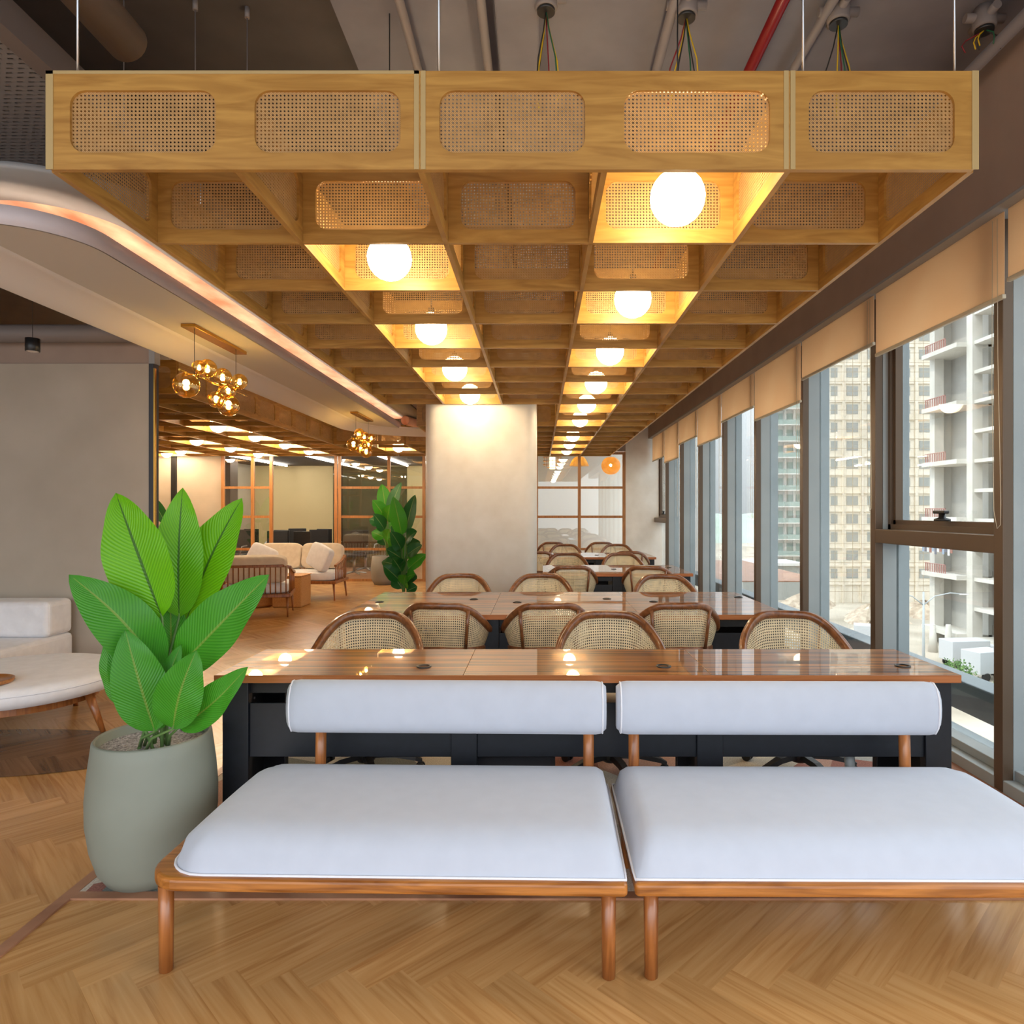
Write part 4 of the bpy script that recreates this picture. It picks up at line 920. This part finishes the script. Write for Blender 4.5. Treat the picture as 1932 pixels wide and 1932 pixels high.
# far pendants in the glazed room on the right ---------------------------------
def pend(name, label, x, y, z, build):
    r = thing(name, label, 'pendant light', (x, y, z), 0, 'woven pendants near the far partition'); build(r)
    MB().cyl((0, 0, .0), (0, 0, CZ-.05-z), .003, n=5).build('cord', M['blackp'], r); MB().ball((0, 0, -.04), .03, 12).build('bulb', M['bulb'], r); return r
wov = cane('woven_shade', lin(232, 180, 92), lin(200, 140, 60), .02, .22, .5)
def gl(r):
    q = MB(); q.surf(lambda u, v: (.2*math.sin(PI*(.12+.8*v))*math.cos(2*PI*u), .2*math.sin(PI*(.12+.8*v))*math.sin(2*PI*u), .19*math.cos(PI*(.12+.8*v))-.05), 32, 14, (1.25, .5)); q.build('shade', wov, r, recalc=False)
def cone(r):
    q = MB(); q.surf(lambda u, v: ((.06+.15*v)*math.cos(2*PI*u), (.06+.15*v)*math.sin(2*PI*u), .10-.2*v*v), 32, 6, (1.2, .3)); q.build('shade', wov, r, recalc=False)
def cage(r):
    q = MB(); 
    for z in (.1, .02, -.06, -.12):
        q.tube([(.2*(1 if z > -.1 else .6)*math.cos(2*PI*k/20), .2*(1 if z > -.1 else .6)*math.sin(2*PI*k/20), z) for k in range(20)], .006, n=5, closed=True)
    for k in range(8): a = 2*PI*k/8; q.cyl((.17*math.cos(a), .17*math.sin(a), -.1), (.17*math.cos(a), .17*math.sin(a), .12), .005, n=5)
    q.build('shade', M['rattan'], r); MB().lathe([(.06, -.15), (.06, .1)], n=16).build('diffuser', M['bulb'] if False else emit('paper_shade', (1, .75, .4, 1), 4), r)
pend('woven_pendant', 'round woven globe pendant glowing yellow in front of the far right partition', 1.50, 14.5-.3, 2.45, gl)
pend('woven_pendant', 'shallow woven cone pendant near the far partition, middle of three', .86, 14.6, 2.52, cone)
pend('woven_pendant', 'open wire cage pendant near the far partition, left of three', .28, 14.5, 2.50, cage)

# meeting room chairs ------------------------------------------------------------
def task(label):
    r = thing('task_chair', label, 'chair', (0, 0, 0), 0, 'black task chairs in the meeting room')
    MB().box(-.23, .23, -.22, .22, .43, .49).build('seat', M['blackp'], r, bevel=.02); MB().box(-.22, .22, .21, .24, .55, 1.0).build('backrest', M['blackp'], r, bevel=.012)
    for s in (-1, 1): MB().tube([(s*.26, .1, .46), (s*.28, .05, .66), (s*.27, -.12, .67)], .014, n=6).build('armrest', M['steel'], r)
    q = MB().cyl((0, 0, .1), (0, 0, .44), .03, n=10)
    for k in range(5): a = 2*PI*k/5; q.cyl((0, 0, .09), (.27*math.cos(a), .27*math.sin(a), .05), .018, n=6)
    q.build('base', M['steel'], r); return r
tk = None; names = ['far left', 'second from the left', 'third from the left', 'fourth from the left', 'fifth from the left', 'middle', 'right of the middle', 'fourth from the right', 'third from the right', 'second from the right', 'far right']
for k, px in enumerate((440, 462, 486, 524, 543, 562, 582, 603, 622, 668, 690)):
    y = 15.2+(k % 3)*1.05; x = (px-VX)*y/F; lab = 'black task chair behind the glass partition, '+names[k]; rz = .4 if k % 2 else PI-.3
    if tk is None: tk = task(lab); tk.location = (x, y, 0); tk.rotation_euler = (0, 0, rz)
    else: dup(tk, (x, y, 0), rz, lab)

# ================================================================ OUTSIDE
GZ = -14.0
gm = mottled('dusty_ground', lin(150, 140, 124), lin(196, 186, 170), .12, .95, 9)
finish(MB().box(9, 400, 5, 900, GZ-1, GZ).build('site_ground', gm), 'dusty pale ground of the construction site below the windows', 'ground', kind='structure')
struct(MB().box(9, 22, 5, 140, GZ, GZ+.05).build('site_road', mottled('road', lin(176, 174, 170), lin(190, 188, 184), .3, .9)))
hz = mottled('hazy_trees', lin(150, 166, 150), lin(182, 194, 184), .02, 1, 9)  # greens paled to paint in the distance haze, no real mist
q = MB(); rnd = random.Random(5)
def hill(u, v):
    x = 60+u*420; y = 330+v*260; hgt = 18*math.sin(PI*min(1, v*1.2))*(0.6+.25*math.sin(u*9)+.15*math.sin(u*23+1))
    return (x, y, GZ+hgt+(0 if v < .02 else rnd.uniform(0, 1.6)))
q.surf(hill, 90, 14); finish(q.build('hills', hz), 'hazy green tree-covered land at the horizon', 'hills', kind='stuff')
# concrete frame building, face along X = 47
conc = mottled('raw_concrete', lin(196, 192, 182), lin(212, 208, 200), .4, .9)
concs = mottled('rough_concrete_wall', lin(182, 180, 174), lin(194, 192, 186), .5, .9)
bA = thing('concrete_building', 'unfinished concrete frame building with open floors, nearest outside on the right', 'building', (47, 60, GZ), 0, 'towers outside the windows'); oz = 0
for k in range(0, 16):
    z = 3.2*k+1.5
    MB().box(0, 16, -4, 13.2, z, z+.38).build('floor_slab', conc, bA)
    if k % 2 == 0: MB().box(-1.3, 0, 14.2, 21, z, z+.5).box(0, 16, 14.2, 21, z, z+.38).build('terrace_slab', conc, bA)
    if k % 2 == 0 and k: 
        q = MB()
        for j in range(12): q.box(-1.2, -1.1, 16.5+.35*j, 16.55+.35*j, z+.5, z+1.5)
        q.box(-1.2, -1.1, 16.5, 20.5, z+1.45, z+1.52).build('railing', plain('red_oxide_rail', lin(178, 130, 122), .8), bA)
for y in (-4, 3, 8.6, 13.2, 20.2): MB().box(-.2, .9, y, y+1.0, 0, 52).build('column', conc, bA)
MB().box(3.2, 3.6, -4, 13.2, 0, 52).build('inner_wall', concs, bA); MB().box(2.2, 2.6, 14.2, 21, 0, 52).build('inner_wall', concs, bA); MB().box(0, 16, 20.9, 21.2, 0, 52).build('end_wall', concs, bA)
q = MB(); rnd = random.Random(8)
cl_ = [plain('washing_%d' % i, c, .9) for i, c in enumerate((lin(150, 104, 92), lin(206, 206, 206), lin(104, 104, 114), lin(142, 154, 172)))]
for k in range(12):
    y = 74.8+.5*k; finish(MB().box(45.6, 45.64, y, y+.38, -3.0-rnd.uniform(.1, .5), -2.1).build('hanging_cloth', cl_[k % 4]), ['rust red', 'white', 'dark grey', 'pale blue'][k % 4]+' washing on the concrete building terrace, '+['nearest', 'middle', 'farthest'][k//4]+' of its colour', 'washing', 'washing hung on the terrace')
# beige lattice tower
tw_ = mottled('beige_render', lin(222, 212, 194), lin(236, 228, 214), .3, .9); dk_ = plain('tower_window_dark', lin(164, 166, 162), .4)
def tower(name, label, x0, x1, y0, y1, h, cols, rows, mat, win, fh=3.1, ww=.45):
    r = thing(name, label, 'building', ((x0+x1)/2, y0, GZ), 0, 'towers outside the windows'); cx = (x0+x1)/2
    MB().box(x0-cx, x1-cx, 0, y1-y0, 0, h).build('wall', mat, r); W = x1-x0
    q = MB()
    for j in range(rows): q.box(x0-cx-.2, x1-cx+.2, -.22, 0, fh*j+3, fh*j+3.3)
    for i in range(cols+1): q.box(x0-cx+W*i/cols-.22, x0-cx+W*i/cols+.22, -.35, 0, 0, h)
    q.build('facade_ribs', mat, r); n = 0
    for j in range(rows):
        for i in range(cols):
            if n >= 98: break
            n += 1; a = x0-cx+W*(i+.5)/cols; w_ = W/cols*ww/2*(1.4 if i % 2 else .8)
            f = MB().box(a-w_, a+w_, -.06, .02, fh*j+4.1, fh*j+5.7).build('window', win, r)
    return r
t2 = tower('apartment_tower', 'tall beige apartment tower wrapped in scaffolding, in the middle of the window view', 48.5, 67, 115, 119, 66, 6, 16, tw_, dk_)
q = MB()
for j in range(34): q.box(-9.6, 9.6, -1.4, -1.33, 1.6*j+2, 1.6*j+2.07)
for i in range(14): q.box(-9.6+19.2*i/13-.03, -9.6+19.2*i/13+.03, -1.4, -1.33, 0, 58)
q.build('scaffolding', plain('bamboo_poles', lin(176, 160, 136), .9), t2)
wt = plain('white_render', lin(214, 213, 210), .9); gg = plain('green_glass', lin(158, 176, 172), .3)
t1 = tower('apartment_tower', 'white apartment tower with green glass balconies, left of the beige one', 48.2, 55.5, 138, 142, 50, 4, 14, wt, gg, 3.3, .62)
for j in range(14):
    f = MB().box(-3.9, 2.2, -1.9, 0, 3.3*j+3.1, 3.3*j+3.3).build('balcony', wt, t1); MB().box(-3.8, 2.1, -1.9, -1.85, 3.3*j+3.3, 3.3*j+4.2).build('balcony_glass', gg, f)
lb = thing('low_building', 'low flat-roofed building with a dark glass front beyond the site', 'building', (40.5, 118, GZ)); MB().box(-5, 5, 0, 8, 0, 6).build('wall', dk_, lb); MB().box(-5.6, 5.6, -.6, 8.6, 6, 6.5).build('roof', wt, lb)
# clutter on the site
def blob(q, c, r, rnd, sz=.5):
    n = 10
    def f(u, v):
        a = 2*PI*u; k = r*(1-v)*(1+.25*math.sin(3*a+c[0])+.12*math.sin(7*a)); return (c[0]+k*math.cos(a), c[1]+k*math.sin(a), c[2]+r*sz*math.sin(PI/2*v)*(1+.2*math.sin(5*a)))
    q.surf(f, 20, 6, smooth=False)
rnd = random.Random(12)
rub = mottled('rubble', lin(150, 132, 114), lin(204, 190, 170), 1.2, .95)
for k, (x, y, r, lab) in enumerate(((47, 96, 4, 'brown rubble heap at the foot of the beige tower'), (57, 100, 4, 'rubble heap to the right at the foot of the beige tower'), (41, 84, 3.2, 'pale rubble heap across the site road'), (44, 110, 4, 'rubble heap under the scaffolding, leftmost'), (30, 58, 2.6, 'small debris heap beside the road, nearest the windows'))):
    q = MB(); blob(q, (x, y, GZ), r, rnd); finish(q.build('rubble_heap', rub), lab, 'rubble', 'rubble heaps on the site')
bm_ = mottled('bush_green', lin(70, 104, 56), lin(118, 146, 84), 3, .95)
for k, (x, y, r, lab) in enumerate(((36.6, 59.5, 1.5, 'pale green bush on the site, larger of two'), (38.2, 55.5, 1.0, 'small green bush on the site, lower of two'))):
    q = MB()
    for j in range(1100):
        v = Vector((rnd.gauss(0, 1), rnd.gauss(0, 1), rnd.gauss(0, 1))).normalized()*r*rnd.uniform(.55, 1.0)*(1+.2*math.sin(j)); c = Vector((x, y, GZ+r*.8))+Vector((v.x, v.y, v.z*.8))
        e = Vector((rnd.uniform(-1, 1), rnd.uniform(-1, 1), rnd.uniform(-1, 1)))*.16; g = Vector((rnd.uniform(-1, 1), rnd.uniform(-1, 1), rnd.uniform(-1, 1)))*.16
        q.b.faces.new([q.b.verts.new(c), q.b.verts.new(c+e), q.b.verts.new(c+e*.6+g), q.b.verts.new(c+g)])
    q.cyl((x, y, GZ), (x, y, GZ+r*.9), .12, n=6)
    finish(q.build('bush', bm_), lab, 'bush', 'bushes on the site')
ts_ = [plain('tarp_blue', lin(80, 120, 190), .6), plain('tarp_red', lin(170, 70, 80), .6), plain('slide_orange', lin(226, 150, 30), .5), plain('teal_sheet', lin(60, 130, 140), .6)]
q = MB(); blob(q, (32.2, 66, GZ), 1.6, rnd, .4); finish(q.build('tarpaulin', ts_[0]), 'crumpled blue tarpaulin on the ground outside', 'tarpaulin')
q = MB(); blob(q, (35.6, 67.5, GZ), 1.3, rnd, .6); finish(q.build('tarpaulin', ts_[1]), 'crumpled red tarpaulin on the ground outside', 'tarpaulin')
q = MB().box(-.6, .6, -.1, .1, 0, 2.6); q.box(-.6, .6, -.08, .08, 0, 3.2, rot=Matrix.Rotation(-.8, 3, 'Y'), piv=(-.5, 0, 2.6)); sl = q.build('debris_chute', ts_[2], None, (59.8, 93, GZ)); finish(sl, 'bright orange chute on the construction site', 'chute')
tkm = plain('truck_white', lin(190, 192, 194), .6)
def truck(label, x, y, rz, ln=4.6):
    r = thing('truck', label, 'truck', (x, y, GZ), rz, 'white site trucks'); MB().box(-ln/2, ln/2-1.4, -1, 1, .7, 2.7).build('cargo_box', tkm, r, bevel=.05); MB().box(ln/2-1.3, ln/2, -.95, .95, .5, 2.1).build('cab', tkm, r, bevel=.15)
    MB().box(ln/2-.6, ln/2+.02, -.85, .85, 1.3, 1.9).build('windscreen', dk_, r)
    for a in (-ln/2+.8, ln/2-.8):
        for b in (-.9, .9): MB().cyl((a, b-.1, .42), (a, b+.1, .42), .42, n=14).build('wheel', M['blackp'], r)
    return r
truck('white truck parked on the site, nearest the green bushes', 41.6, 62.6, .3); truck('white truck parked on the site, behind the nearer one', 43.0, 67.5, .1, 5.4); truck('white truck parked on the site, farthest left', 37.5, 76, -.4, 4)
cn = thing('site_cabin', 'teal sheet metal cabin at the lower right of the window view', 'cabin', (41.4, 60.2-3, GZ)); MB().box(-1.2, 1.6, -1.5, 1.5, 0, 2.8).build('wall', ts_[3], cn); MB().box(-1.3, 1.7, -1.6, 1.6, 2.8, 2.9).build('roof', wt, cn)
lp = thing('street_lamp', 'grey double-armed street lamp standing on the construction site', 'street lamp', (34.6, 61, GZ)); pole = plain('galvanised', lin(170, 176, 178), .5)
MB().cyl((0, 0, 0), (0, 0, 8.2), .14, .08, n=10).build('pole', pole, lp)
for s in (-1, 1):
    a = MB().tube([(0, 0, 7.0), (s*1, 0, 7.8), (s*2.4, 0, 8.1), (s*3.6, 0, 8.0)], [.06, .05, .05, .04], n=8).build('arm', pole, lp); MB().box(s*3.6-.4, s*3.6+.4, -.12, .12, 7.93, 8.03).build('lamp_head', wt, a, bevel=.03)
for k, x in enumerate((43.3, 45.0)):
    finish(MB().cyl((x, 74.5, GZ), (x, 74.5, GZ+3), .5, .25, n=12).build('concrete_pier', conc), 'short concrete pier standing on the ground outside, '+['left', 'right'][k]+' of two', 'pier', 'concrete piers on the site')
